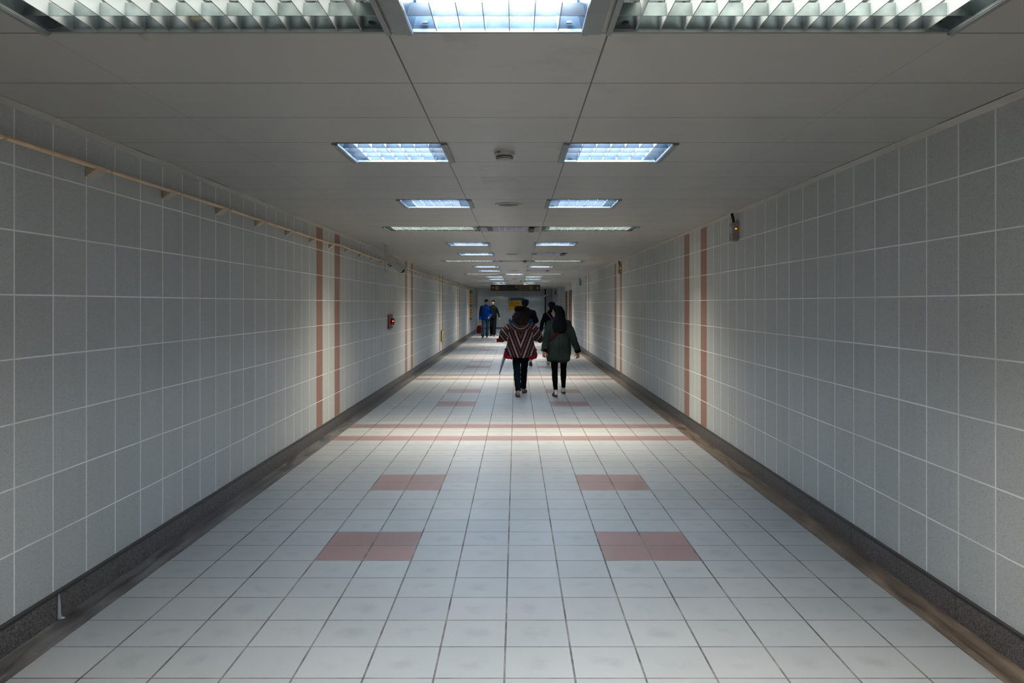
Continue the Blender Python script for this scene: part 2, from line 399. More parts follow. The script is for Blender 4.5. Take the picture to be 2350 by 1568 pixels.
bm = bmesh.new(); box(bm, XL - .2, YB - .2, 0, XR + .2, YB, 2.9); struct('wall_behind', bm, MT['wallx'])
for nm, x0, x1, ye in (('baseboard_left', XL, -2.303, YL_END), ('baseboard_right', 2.205, XR, YR_END)):
    bm = bmesh.new(); box(bm, x0, YB, 0, x1, ye, .132)
    a, b = (x0, x1 + .004) if x0 < 0 else (x0 - .004, x1)
    box(bm, a, YB, .132, b, ye, .141); struct(nm, bm, MT['granite'])
bm = bmesh.new(); box(bm, -5, YF - .025, 0, 2.29, YF, .13); struct('baseboard_far', bm, MT['granite'])
bm = bmesh.new(); box(bm, 2.268, 42, 0, 2.29, YF, .13); box(bm, 2.268, 41.978, 0, 5.5, 42, .13); struct('baseboard_corner', bm, MT['granite'])
# white corner bead where the right wall ends
bm = bmesh.new(); box(bm, XR - .004, YR_END - .03, .141, XR + .03, YR_END + .004, ZC); struct('trim_5', bm, MT['trim'])

# fixtures : (row index, x centre, half width, half depth, kind)
PITCH = .588
def row_y(i): return 4.361 + PITCH * (i + .5)
HS, HY = .292, .282
FIX = []
for i in (-8, 0, 4, 12, 16, 24, 28, 36, 40, 48, 52):
    FIX.append((i, -.716, HS, 'L')); FIX.append((i, .595, HS, 'R'))
for i in (60, 66):
    FIX.append((i, -.716, HS, 'L')); FIX.append((i, .595, HS, 'R'))
for i in (-4, 8, 20, 32, 44, 56):
    FIX.append((i, -.995, .562, 'WL')); FIX.append((i, .880, .562, 'WR')); FIX.append((i, -.062, .283, 'C'))
# ceiling with an opening for every lamp
xs = sorted({XL, -2.236, -1.595, -.429, .309, 1.48, 2.134, XR} | {round(x + s * h, 4) for _, x, h, _ in FIX for s in (-1, 1)})
ys = sorted({YB, 46.4} | {round(row_y(i) + s * HY, 4) for i, *_ in FIX for s in (-1, 1)})
rects = [(x - h, row_y(i) - HY, x + h, row_y(i) + HY) for i, x, h, _ in FIX]
bm = bmesh.new()
def holed(xs, ys, rects, z):
    for y0, y1 in zip(ys, ys[1:]):
        for x0, x1 in zip(xs, xs[1:]):
            cx, cy = (x0 + x1) / 2, (y0 + y1) / 2
            if any(a < cx < c and b < cy < d for a, b, c, d in rects): continue
            quad(bm, [(x0, y0, z), (x0, y1, z), (x1, y1, z), (x1, y0, z)])
def patch(x0, y0, x1, y1, z, spots):
    r = [(x - HS, y - HY, x + HS, y + HY) for x, y in spots]
    holed(sorted({x0, x1} | {q[0] for q in r} | {q[2] for q in r}), sorted({y0, y1} | {q[1] for q in r} | {q[3] for q in r}), r, z)
holed(xs, ys, rects, ZC)
patch(XR, YR_END - .2, 5.5, 46.4, ZC, [(3.2, 38.6)])
patch(-5.2, 46.4, 5.5, YF, ZC + .12, [(-2.9, 47.4), (-1.0, 47.4), (1.0, 47.4)])
quad(bm, [(XL, 46.4, ZC), (XL, 46.4, ZC + .12), (5.5, 46.4, ZC + .12), (5.5, 46.4, ZC)])
struct('ceiling', bm, MT['ceiling'])
bm = bmesh.new(); box(bm, -5.3, YB - .3, 2.9, 5.8, YF + .3, 3.0); struct('ceiling_slab', bm, MT['dark'])
bm = bmesh.new(); box(bm, XL, YB, ZC - .004, -2.236, 46.4, ZC - .001); struct('trim_3', bm, MT['trim'])
bm = bmesh.new(); box(bm, 2.134, YB, ZC - .004, XR, YR_END, ZC - .001); struct('trim_4', bm, MT['trim'])

# doors in the right wall near its end
for k, (y0, y1) in enumerate(((30.9, 32.1), (33.45, 34.35))):
    d = thing('door_%d' % (k + 1), None, None, (XR, (y0 + y1) / 2, 0)); d['kind'] = 'structure'
    h = (y1 - y0) / 2
    bm = bmesh.new(); box(bm, -.022, -h + .05, .012, -.002, h - .05, 2.09); mesh_obj('door_leaf', bm, MT['brownwood'], d)
    bm = bmesh.new(); box(bm, -.035, -h, 0, -.002, -h + .05, 2.14); box(bm, -.035, h - .05, 0, -.002, h, 2.14); box(bm, -.035, -h, 2.09, -.002, h, 2.14)
    mesh_obj('door_frame', bm, MT['brownwood'], d)
    bm = bmesh.new(); tube(bm, [(-.022, -h + .12, 1.0), (-.07, -h + .12, 1.0), (-.07, -h + .24, 1.0)], [.009] * 3, n=8); mesh_obj('door_handle', bm, MT['metal'], d, True)

# ------------------------------------------------------------------ ceiling lamps
def wedge(bm, p0, p1, z0, z1, tb, tt):
    """blade from p0 to p1 (xy), bottom z0 thin, top z1 thick"""
    a, b = Vector(p0), Vector(p1); d = (b - a).normalized(); n = Vector((-d.y, d.x))
    v = []
    for p in (a, b):
        for z, t in ((z0, tb), (z1, tt)):
            for s in (-1, 1): q = p + n * (s * t / 2); v.append(bm.verts.new((q.x, q.y, z)))
    for f in ((0, 1, 3, 2), (4, 6, 7, 5), (0, 2, 6, 4), (1, 5, 7, 3), (0, 4, 5, 1), (2, 3, 7, 6)): bm.faces.new([v[k] for k in f])
def make_lamp(hx, nlong, ncross, lit, ntube, flange, name, marks=(), box_end=False):
    root = thing(name, None, None, (0, 0, 0)); hy = HY
    bm = bmesh.new()                                       # frame lips: long sides X, wider end flanges
    for sy in (-1, 1): box(bm, -hx - .004, sy * hy - .007, -.003, hx + .004, sy * hy + .005, .008)
    for sx in (-1, 1):
        a, b = sorted((sx * (hx - .002), sx * (hx + flange)))
        box(bm, a, -hy - .002, -.010, b, hy + .002, -.0005)
        a, b = sorted((sx * hx, sx * (hx + .018))); box(bm, a, -hy, -.014, b, hy, -.0095)
    mesh_obj('frame', bm, MT['frame'], root)
    H = .105; hx1 = hx - (.05 if box_end else 0)
    bm = bmesh.new()                                       # recessed housing, open below, sloping sides
    b0 = [(-hx, -hy, 0), (hx, -hy, 0), (hx, hy, 0), (-hx, hy, 0)]; s = .03
    b1 = [(-hx + s, -hy + s, H), (hx - s, -hy + s, H), (hx - s, hy - s, H), (-hx + s, hy - s, H)]
    for k in range(4): quad(bm, [b0[k], b0[(k + 1) % 4], b1[(k + 1) % 4], b1[k]])
    for k in range(ntube):                                 # one fluted reflector trough per tube
        y0 = -hy + s + (2 * hy - 2 * s) * k / ntube; y1 = -hy + s + (2 * hy - 2 * s) * (k + 1) / ntube; ym = (y0 + y1) / 2
        pr = [(y0, H - .03), (y0 + .02, H - .008), (ym, H), (y1 - .02, H - .008), (y1, H - .03)]
        for (ya, za), (yb, zb) in zip(pr, pr[1:]): quad(bm, [(-hx + s, ya, za), (hx - s, ya, za), (hx - s, yb, zb), (-hx + s, yb, zb)])
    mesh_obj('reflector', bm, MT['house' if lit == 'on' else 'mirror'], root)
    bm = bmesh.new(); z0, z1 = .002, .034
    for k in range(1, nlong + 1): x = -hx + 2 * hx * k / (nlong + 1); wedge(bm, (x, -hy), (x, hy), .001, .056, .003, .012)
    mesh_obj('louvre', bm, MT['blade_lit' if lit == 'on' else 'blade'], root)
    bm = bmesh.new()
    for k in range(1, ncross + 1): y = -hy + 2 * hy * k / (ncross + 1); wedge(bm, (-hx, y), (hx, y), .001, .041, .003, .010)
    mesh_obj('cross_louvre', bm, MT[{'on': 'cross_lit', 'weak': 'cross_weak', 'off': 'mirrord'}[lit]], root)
    tm = MT[{'on': 'tube_on', 'weak': 'tube_weak', 'off': 'tube_off'}[lit]]
    tubes = []
    for k in range(ntube):
        y = -hy + s + (2 * hy - 2 * s) * (k + .5) / ntube
        bm = bmesh.new(); L = hx - .045; tz = .070
        tube(bm, [(-L, y, tz), (L, y, tz)], [.0105] * 2, xd=(0, 1, 0), n=10, cap=0)
        o = mesh_obj('tube', bm, tm, root, True)
        for sx in (-1, 1):
            bm = bmesh.new(); tube(bm, [(sx * L, y, tz), (sx * (L + .02), y, tz)], [.0115] * 2, xd=(0, 1, 0), n=10, cap=0)
            box(bm, min(sx * (L + .008), sx * (L + .018)), y - .012, tz - .014, max(sx * (L + .008), sx * (L + .018)), y + .012, .098)
            mesh_obj('tube_cap', bm, MT['tube_off'], o)
        tubes.append(o)
    for sx in (-1, 1):
        bm = bmesh.new(); box(bm, sx * (hx - .045) - .009, hy - .028, .020, sx * (hx - .045) + .009, hy - .020, .027); mesh_obj('catch', bm, MT['dark'], root)
    if box_end:
        bm = bmesh.new(); box(bm, hx - .062, -hy + .02, -.02, hx - .004, hy - .02, .05); mesh_obj('ballast_box', bm, MT['black'], root)
    return root
def lab(base, i):
    n = {-4: 'nearest', 8: 'second', 20: 'third', 32: 'fourth', 44: 'fifth', 56: 'farthest'}
    return base % n[i]
proto = {'sq_on': make_lamp(HS, 6, 3, 'on', 4, .035, 'ceiling_lamp'), 'sq_weak': make_lamp(HS, 6, 3, 'weak', 4, .035, 'ceiling_lamp', box_end=True),
         'wide': make_lamp(.562, 13, 3, 'off', 3, .012, 'wide_ceiling_lamp'),
         'c_on': make_lamp(.283, 6, 3, 'on', 4, .062, 'ceiling_lamp'), 'c_weak': make_lamp(.283, 7, 3, 'weak', 4, .062, 'ceiling_lamp', box_end=True)}
used = set(); ORD = {0: 'nearest', 4: 'second', 12: 'third', 16: 'fourth', 24: 'fifth', 28: 'sixth', 36: 'seventh', 40: 'eighth', 48: 'ninth', 52: 'tenth', 60: 'eleventh', 66: 'last'}
for i, x, h, k in FIX:
    if k in 'LR': key = 'sq_weak' if (k == 'R' and i in (16, 28)) else 'sq_on'
    elif k == 'C': key = 'c_on' if i in (-4, 32) else 'c_weak'
    else: key = 'wide'
    p = proto[key]
    o = copy_tree(p) if key in used else p
    used.add(key); o.location = (x, row_y(i), ZC)
    side = 'left' if 'L' in k else 'right'
    if k in 'LR':
        if i < 0: l, g = 'lit square louvred ceiling lamp on the %s, in the pair overhead of the viewer' % side, 'lamps overhead behind the picture edge'
        else:
            extra = {0: ', beside the smoke detector', 4: ', beside the round speaker grille'}.get(i, '')
            l = ('dim grey' if key == 'sq_weak' else 'bright') + ' square ceiling lamp, %s one of the %s pair%s' % (side, ORD[i], extra)
            g = 'square louvred ceiling lamps in pairs'
        tag(o, l, 'ceiling light', g)
    elif k == 'C':
        st = {-4: 'square lamp with glaring white tubes, centre of the %s three-lamp row', 32: 'bright white square lamp, centre of the %s three-lamp row'}.get(i, 'dim square lamp with black end box, centre of the %s three-lamp row')
        tag(o, lab(st, i), 'ceiling light', 'centre lamps of the three-lamp rows')
    else:
        tag(o, lab('wide grey louvred lamp, %s end of the %%s three-lamp row' % side, i), 'ceiling light', 'wide louvred ceiling lamps')
        L = bpy.data.lights.new('lamp_light', 'AREA'); L.shape = 'RECTANGLE'; L.size = 1.0; L.size_y = .42; L.energy = WIDE_W * (1 if i >= 0 else .8); L.color = (1.0, .95, .85); L.spread = R(116)
        lo = bpy.data.objects.new('lamp_light', L); COL.objects.link(lo); lo.parent = o; lo.location = (0, 0, .05)
for x, y, z in ((-2.9, 47.4, ZC + .12), (-1.0, 47.4, ZC + .12), (1.0, 47.4, ZC + .12), (3.2, 38.6, ZC)):  # unseen lamps added to brighten the dark far end
    o = copy_tree(proto['sq_on']); o.location = (x, y, z - .0); tag(o, 'unseen square louvred lamp added to brighten the lobby past the corridor end', 'ceiling light', 'added lobby lamps out of sight')
for key in proto:
    if key not in used: raise RuntimeError(key)

# rating label in the near left wide lamp, curled tape on the ceiling
bm = bmesh.new(); box(bm, -1.08, 2.555, ZC + .03, -1.02, 2.575, ZC + .05); tag(mesh_obj('rating_label', bm, MT['tape']), 'small pale rating sticker inside the nearest wide lamp on the left', 'sticker')
bm = bmesh.new()
pts = [(-1.262, 2.60, ZC - .004), (-1.259, 2.607, ZC - .008), (-1.253, 2.616, ZC - .014), (-1.249, 2.626, ZC - .016)]
for a, b in zip(pts, pts[1:]): quad(bm, [(a[0] - .006, a[1], a[2]), (a[0] + .006, a[1], a[2]), (b[0] + .006, b[1], b[2]), (b[0] - .006, b[1], b[2])])
o = mesh_obj('tape_scrap', bm, MT['tape']); o.modifiers.new('s', 'SOLIDIFY').thickness = .0008
tag(o, 'curled yellowed scrap of tape hanging at the edge of the near left lamp', 'tape')

# smoke detector, speakers
d = thing('smoke_detector', 'round white smoke detector with rust stain on its ceiling base', 'smoke detector', (-.068, 4.64, ZC))
bm = bmesh.new(); lathe(bm, [(.062, 0), (.062, -.012), (.058, -.016), (.040, -.020)]); mesh_obj('base', bm, MT['white'], d, True)
bm = bmesh.new(); lathe(bm, [(.045, -.018), (.050, -.024), (.052, -.034), (.046, -.046), (.030, -.054), (.004, -.056)]); mesh_obj('sensor_head', bm, MT['white'], d, True)
bm = bmesh.new(); lathe(bm, [(.0512, -.027), (.0535, -.029), (.0535, -.031), (.0512, -.033)]); lathe(bm, [(.049, -.038), (.051, -.040), (.0495, -.042)]); mesh_obj('vent_slot', bm, MT['dark'], d, True)
bm = bmesh.new(); ell(bm, (-.03, -.051, -.008), (.018, .008, .005), seg=12); mesh_obj('rust_stain', bm, MT['rust'], d, True)['label'] = 'brown rust stain'
sp = None
for i, nm in ((4, 'nearest of the round grey speaker grilles along the ceiling centre'), (16, 'second round grey speaker grille along the ceiling centre, beyond the dim three-lamp row'), (28, 'third round grey speaker grille along the ceiling centre, far off'), (40, 'fourth and farthest round grey speaker grille on the ceiling')):
    if sp is None:
        sp = thing('ceiling_speaker', nm, 'speaker', (-.067, 7.05, ZC), group='round ceiling speakers')
        bm = bmesh.new(); lathe(bm, [(.104, 0), (.122, -.002), (.122, -.005), (.108, -.009), (.104, -.007)]); mesh_obj('rim', bm, MT['trim'], sp, True)
        bm = bmesh.new(); lathe(bm, [(.105, -.006), (.08, -.009), (.04, -.011), (.002, -.0115)]); mesh_obj('grille', bm, MT['grille'], sp, True); s_ = sp
    else: s_ = copy_tree(sp); s_.location = (-.067, row_y(i) + .02, ZC); s_['label'] = nm

# ------------------------------------------------------------------ conduit with brackets on the left wall
cd = thing('wall_conduit', 'long tan conduit running high along the left tiled wall on small brackets', 'pipe', (XL, 0, 2.335))
bm = bmesh.new(); pts = []
y = 1.6
while y < 46.6:
    dz = .004 * math.sin(y * 1.3) + .010 * noise.noise(Vector((y * .45, 3, 0))) * (1 if y > 8 else .2)
    if 9.9 < y < 10.6: dz += .008
    if y > 18: dz += .012 * noise.noise(Vector((y * 1.7, 9, 0)))
    pts.append((.05, y, dz)); y += .3
tube(bm, pts, [.0118] * len(pts), n=10, cap=0); mesh_obj('pipe', bm, MT['conduit'], cd, True)
k = 0; y = 4.23 - .904 * 2
while y < 46.4:
    j = min(range(len(pts)), key=lambda q: abs(pts[q][1] - y)); z = pts[j][2]
    bm = bmesh.new()
    v = [bm.verts.new(p) for s in (-1, 1) for p in ((.002, y + s * .05, z - .055), (.002, y + s * .05, z - .006), (.064, y + s * .05, z - .010))]
    for f in ((0, 1, 2), (5, 4, 3), (0, 3, 4, 1), (1, 4, 5, 2), (2, 5, 3, 0)): bm.faces.new([v[q] for q in f])
    mesh_obj('bracket', bm, MT['bracket'], cd)
    bm = bmesh.new(); tube(bm, [(.05, y + .10, z), (.05, y + .125, z)], [.0125] * 2, n=10, cap=0); mesh_obj('coupling', bm, MT['bracket'], cd, True)
    y += .904

# ------------------------------------------------------------------ security cameras
def cctv(name, label, x, y, ln, body_z, aim, tilt, hook, sc=1.0):
    t = thing(name, label, 'security camera', (x, y, ZC))
    bm = bmesh.new(); lathe(bm, [(.06, 0), (.06, -.006), (.03, -.012), (.018, -.02)], n=20); mesh_obj('ceiling_plate', bm, MT['cctv'], t, True)
    hk = .045
    pts = [(0, 0, 0), (0, 0, -ln + .03), (.006, 0, -ln + .01), (.022, 0, -ln), (hk - .008, 0, -ln + .01), (hk, 0, -ln + .03), (hk, 0, body_z - .06)] if hook else [(0, 0, 0), (0, 0, body_z - .02)]
    bm = bmesh.new(); tube(bm, pts, [.013] * len(pts), n=12, cap=0); mesh_obj('stem', bm, MT['cctv'], t, True)
    Rm = Matrix.Rotation(aim, 3, 'Z') @ Matrix.Rotation(tilt, 3, 'Y')       # body axis = local +x
    c = Vector((hk + .045 if hook else 0, .05 if hook else 0, body_z))
    def put(o): o.location = c; o.rotation_euler = Rm.to_euler(); return o
    bm = bmesh.new(); box(bm, -.02, -.03, -.09, .03, .03, -.03, bev=.006); put(mesh_obj('swivel_joint', bm, MT['black'], t))
    bm = bmesh.new(); box(bm, -.06 * sc, -.05, -.045, .25 * sc, .05, .045, bev=.008); put(mesh_obj('camera_housing', bm, MT['cctv'], t))
    bm = bmesh.new()
    box(bm, -.07 * sc, -.062, .052, .285 * sc, .062, .057); box(bm, -.07 * sc, -.062, -.01, .285 * sc, -.058, .055); box(bm, -.07 * sc, .058, -.01, .285 * sc, .062, .055)
    put(mesh_obj('sun_shield', bm, MT['cctv'], t))
    bm = bmesh.new(); box(bm, .2502 * sc, -.04, -.035, .253 * sc, .04, .035); put(mesh_obj('lens_window', bm, MT['glass'], t))
    bm = bmesh.new(); lathe(bm, [(.03, 0), (.03, .012), (.016, .014)], n=20); o = mesh_obj('pivot_cap', bm, MT['cctv'], t, True)
    o.location = c + Rm @ Vector((.03, -.05, -.02)); o.rotation_euler = (Rm @ Matrix.Rotation(R(90), 3, 'X')).to_euler()
    return t
cctv('security_camera', 'grey boxed security camera on a hooked ceiling stem near the left wall', -1.956, 11.6, .425, -.26, R(-28), R(38), True)
cctv('security_camera', 'small pale security camera hanging by the dark pipe at the far end', 1.74, 44.0, .36, -.42, R(190), R(20), False, 1.1)

# ------------------------------------------------------------------ emergency lights on the right wall
for kx, (y0, lb, lit) in enumerate(((7.715, 'nearest grey emergency light box with amber lamp, high on the right wall', True), (16.23, 'second grey emergency light box with amber lamp, above the far right stripes', True), (26.3, 'farthest small emergency light box on the right wall, no lamp showing', False))):
    e = thing('emergency_light', lb, 'emergency light', (XR, y0, 2.219), group='emergency lights on the right wall')
    bm = bmesh.new(); box(bm, -.063, 0, 0, 0, .13, .185, bev=.006); mesh_obj('box', bm, MT['emer'], e)
    bm = bmesh.new(); box(bm, -.02, .004, .16, -.001, .12, .197, bev=.004); mesh_obj('bracket', bm, MT['emer'], e)
    bm = bmesh.new(); tube(bm, [(-.069, .03, .085), (-.069, .03, .145)], [.012] * 2, n=10); mesh_obj('clear_lamp', bm, MT['lampglass'], e, True)
    bm = bmesh.new(); tube(bm, [(-.069, .095, .045), (-.069, .095, .105)], [.012] * 2, n=10); mesh_obj('clear_lamp', bm, MT['lampglass'], e, True)
    if lit:
        bm = bmesh.new(); ell(bm, (-.031, -.004, .122), (.0052, .005, .0052), seg=12); mesh_obj('indicator', bm, MT['amber'], e, True)['label'] = 'glowing amber indicator'
        bm = bmesh.new(); box(bm, -.034, -.003, .128, -.028, 0, .145); mesh_obj('indicator_hood', bm, MT['black'], e)
        bm = bmesh.new(); box(bm, -.066, .05, .015, -.0625, .085, .028); mesh_obj('sticker', bm, MT['rustdot'], e)
    bm = bmesh.new(); pts = [(-.048, .02, .178), (-.052, .02, .22), (-.062, .02, .25), (-.064, .02, .279)]
    tube(bm, pts, [(.014, .008)] * 4, n=10, cap=0); mesh_obj('cable_sleeve', bm, MT['black'], e, True)['label'] = 'thick black cable sleeve up to the ceiling'

# fire alarm on the left wall
a = thing('fire_alarm', 'dark red fire alarm plate with glowing lamp on the left wall', 'fire alarm', (XL, 14.02, 1.14))
bm = bmesh.new(); box(bm, 0, 0, 0, .024, .47, .25, bev=.003); mesh_obj('plate', bm, MT['alarm'], a)
bm = bmesh.new(); box(bm, 0, 0, .25, .028, .47, .258); box(bm, 0, 0, -.008, .028, .47, 0); mesh_obj('edge_strip', bm, MT['metal'], a)
bm = bmesh.new(); tube(bm, [(.024, .26, .125), (.05, .26, .125), (.052, .26, .125)], [.058, .055, .045], xd=(0, 0, 1), n=24, cap=0); mesh_obj('button', bm, MT['alarmdark'], a, True)
bm = bmesh.new(); box(bm, .024, .34, .065, .060, .44, .185, bev=.004); mesh_obj('lamp_base', bm, MT['alarmdark'], a)
bm = bmesh.new(); ell(bm, (.062, .24, .135), (.012, .012, .012), seg=12); mesh_obj('lamp', bm, MT['redled'], a, True)['label'] = 'glowing orange-red lamp'

# wall box with leaflet, tall poster strip
b = thing('wall_case', 'low wall case with yellow-green leaflet on the left wall', 'display case', (XL, 23.93, .436))
bm = bmesh.new(); box(bm, 0, 0, 0, .04, .80, .333); mesh_obj('case', bm, MT['boxbrown'], b)
bm = bmesh.new(); box(bm, .0402, .02, .012, .043, .78, .32); mesh_obj('leaflet', bm, MT['poster'], b)
bm = bmesh.new()
for q in range(5): ell(bm, (.0435, .3 + .09 * q, .08 + .035 * q), (.001, .09, .03), seg=10)
mesh_obj('leaflet_print', bm, MT['postergreen'], b)
b = thing('direction_board', 'tall narrow yellow and navy direction board at the far left wall', 'sign', (XL + .004, 38.98, .78))
for nm, z0, z1, m in (('navy_band', 0, .115, 'navy'), ('yellow_field', .115, .67, 'yellow'), ('navy_band', .67, .785, 'navy'), ('yellow_field', .785, 1.34, 'yellow'), ('navy_band', 1.34, 1.5, 'navy')):
    bm = bmesh.new(); box(bm, 0, 0, z0, .03, 1.5, z1); mesh_obj(nm, bm, MT[m], b)
for z in (.25, .38, .5, .92, 1.05, 1.18): text('lettering', '信義安和 Xinyi', .09, MT['ink'], b, (.031, .15, z), (R(90), 0, R(90)))

# sealant run on the left baseboard
bm = bmesh.new(); zz = [.128, .10, .07, .03, .006]; tube(bm, [(-2.302, 3.90, z) for z in zz], [.003, .006, .009, .010, .012], n=8); ell(bm, (-2.297, 3.91, .003), (.02, .016, .004), seg=12)
tag(fuse('sealant_drip', bm, MT['caulk'], None, .002), 'white sealant drip running down the left dark baseboard', 'sealant')

# ------------------------------------------------------------------ signs
def polyprism(bm, pts, y0, y1):
    a = [bm.verts.new((x, y0, z)) for x, z in pts]; c = [bm.verts.new((x, y1, z)) for x, z in pts]; n = len(pts)
    bm.faces.new(a); bm.faces.new(c[::-1])
    for k in range(n): bm.faces.new((a[k], c[k], c[(k + 1) % n], a[(k + 1) % n]))
hs = thing('hanging_sign', 'long black hanging direction sign with yellow arrows under the ceiling', 'sign', (-.022, 36.6, 2.212))
bm = bmesh.new(); box(bm, -1.17, 0, 0, 1.17, .10, .286, bev=.005); mesh_obj('panel', bm, MT['signblack'], hs)
def arrow(name, cx, cz, s, ang):
    P = [(-.5, -.10), (.15, -.10), (-.12, -.38), (.08, -.5), (.55, 0), (.08, .5), (-.12, .38), (.15, .10), (-.5, .10)]
    ca, sa = math.cos(ang), math.sin(ang); bm = bmesh.new()
    polyprism(bm, [(cx + s * (x * ca - z * sa), cz + s * (x * sa + z * ca)) for x, z in P], -.003, 0); mesh_obj(name, bm, MT['signyel'], hs)
arrow('up_arrow', -1.05, .135, .15, R(90)); arrow('right_arrow', 1.03, .135, .17, 0)
def exit_icon(x0):
    bm = bmesh.new(); box(bm, x0, -.003, .05, x0 + .10, 0, .225)
    for q in range(4): box(bm, x0 + .10, -.003, .05, x0 + .115, 0, .225) if q == 0 else None
    box(bm, x0 + .115, -.003, .195, x0 + .185, 0, .225); box(bm, x0 + .165, -.003, .09, x0 + .185, 0, .225); box(bm, x0 + .115, -.003, .05, x0 + .15, 0, .09)
    mesh_obj('exit_pictogram', bm, MT['signyel'], hs)
    bm = bmesh.new()
    for z in (.08, .12, .16): box(bm, x0 + .015, -.004, z, x0 + .085, -.003, z + .008)
    mesh_obj('pictogram_step', bm, MT['signblack'], hs)
exit_icon(-.945); exit_icon(.665)
text('lettering', '信義路', .095, MT['signdim'], hs, (-.63, -.001, .215), width=.22)
text('lettering', '通化街出口', .10, MT['signdim'], hs, (-.72, -.001, .10), width=.49)
text('lettering', '臨江觀光夜市', .13, MT['signyel'], hs, (.0, -.001, .195), width=.64)
text('lettering', 'Linjiang St. Tourist', .06, MT['signyel'], hs, (.15, -.001, .105), width=.49)
text('lettering', 'Night Market', .06, MT['signyel'], hs, (.15, -.001, .055), width=.49)
ws = thing('wall_sign', 'yellow sign with dark blue header on the far grey wall', 'sign', (-.488, YF - .03, 1.195))
bm = bmesh.new(); box(bm, 0, 0, 0, .93, .028, .63); mesh_obj('yellow_panel', bm, MT['yellow'], ws)
bm = bmesh.new(); box(bm, 0, -.004, .64, 1.0, .028, .785); mesh_obj('header', bm, MT['navy'], ws)
bm = bmesh.new(); tube(bm, [(.07, -.004, .71), (.07, -.008, .71)], [.035, .035], xd=(0, 0, 1), n=20, cap=0); mesh_obj('round_emblem', bm, MT['signwhite'], ws)
text('lettering', '出口編號', .10, MT['ink'], ws, (.05, -.001, .56), width=.22)
text('lettering', '信義路四段、安和路', .10, MT['ink'], ws, (.05, -.001, .42), width=.62)
text('lettering', '通化街夜市', .10, MT['ink'], ws, (.05, -.001, .29), width=.40)
bm = bmesh.new(); tube(bm, [(1.86, YF - .05, 0), (1.86, YF - .05, ZC + .1)], [.04, .04], n=12, cap=0); tag(mesh_obj('drain_pipe', bm, MT['black'], None, True), 'thin black vertical pipe on the far grey wall', 'pipe')
bm = bmesh.new(); box(bm, 2.21, 43.9, 2.12, 2.29, 44.1, 2.36, bev=.01); tag(mesh_obj('wall_box', bm, MT['boxbrown']), 'small brownish box high beside the far corridor corner', 'box')

# ------------------------------------------------------------------ people
def V(*a): return Vector(a)
def hand(bm, wr, d, n, s, k=1.0, curl=.35):
    """palm with four fingers and a thumb; d finger direction, n palm normal (curl side), s thumb side"""
    d = Vector(d).normalized(); n = (Vector(n) - d * Vector(n).dot(d)).normalized(); s_ = d.cross(n)
    if s_.dot(Vector(s)) < 0: s_ = -s_
    wr = Vector(wr)
    tube(bm, [wr - d * .03, wr + d * .02 * k, wr + d * .055 * k, wr + d * .088 * k], [(.025 * k, .020 * k), (.032 * k, .017 * k), (.039 * k, .016 * k), (.038 * k, .013 * k)], xd=s_, n=12)
    for o, L, sp in ((.031, .072, .10), (.0105, .082, .03), (-.0105, .077, -.04), (-.030, .060, -.12)):
        p = wr + d * .085 * k + s_ * o * k; q = [p - d * .02 * k, p]; a = curl * .6
        dd = (d + s_ * sp).normalized()
        for f in (.42, .32, .26):
            step = (dd * math.cos(a) + n * math.sin(a)) * (L * f * k); p = p + step; q.append(p); a += curl * 1.1
        tube(bm, q, [.0095 * k, .0093 * k, .0086 * k, .008 * k, .007 * k], n=8)
    p = wr + d * .022 * k + s_ * .024 * k
    tube(bm, [p, p + (d * .5 + s_ * .8 + n * .25).normalized() * .032 * k, p + (d * .5 + s_ * .8 + n * .25).normalized() * .032 * k + (d * .85 + s_ * .35 + n * .3).normalized() * .03 * k, p + (d * .5 + s_ * .8 + n * .25).normalized() * .032 * k + (d * .85 + s_ * .35 + n * .35).normalized() * .054 * k], [.014 * k, .0115 * k, .010 * k, .0085 * k], n=8)
def head(bm, c, yaw, k=1.0, pitch=0):
    """head with brow, nose, lips, chin and ears, facing +y turned by yaw"""
    Rm = Matrix.Rotation(yaw, 3, 'Z') @ Matrix.Rotation(pitch, 3, 'X'); c = Vector(c)
    P = lambda x, y, z: c + Rm @ Vector((x * k, y * k, z * k))
    ell(bm, P(0, -.012, .028), (.076 * k, .092 * k, .084 * k), Rm, 20)        # skull
    ell(bm, P(0, .020, -.030), (.060 * k, .068 * k, .078 * k), Rm, 18)        # face
    ell(bm, P(0, .052, -.086), (.030 * k, .026 * k, .022 * k), Rm, 12)        # chin
    ell(bm, P(0, .070, .022), (.048 * k, .016 * k, .010 * k), Rm, 12)         # brow
    tube(bm, [P(0, .080, .012), P(0, .094, -.012), P(0, .102, -.028)], [.007 * k, .009 * k, .011 * k], n=8)
    for s in (-1, 1):
        ell(bm, P(s * .012, .090, -.030), (.009 * k, .009 * k, .007 * k), Rm, 8)
        ell(bm, P(s * .040, .062, -.025), (.020 * k, .020 * k, .016 * k), Rm, 10)  # cheek
        ell(bm, P(s * .078, -.006, -.010), (.009 * k, .020 * k, .032 * k), Rm @ Matrix.Rotation(s * .3, 3, 'Z'), 12)  # ear
    ell(bm, P(0, .086, -.052), (.022 * k, .009 * k, .006 * k), Rm, 10); ell(bm, P(0, .083, -.062), (.019 * k, .009 * k, .007 * k), Rm, 10)
    return P
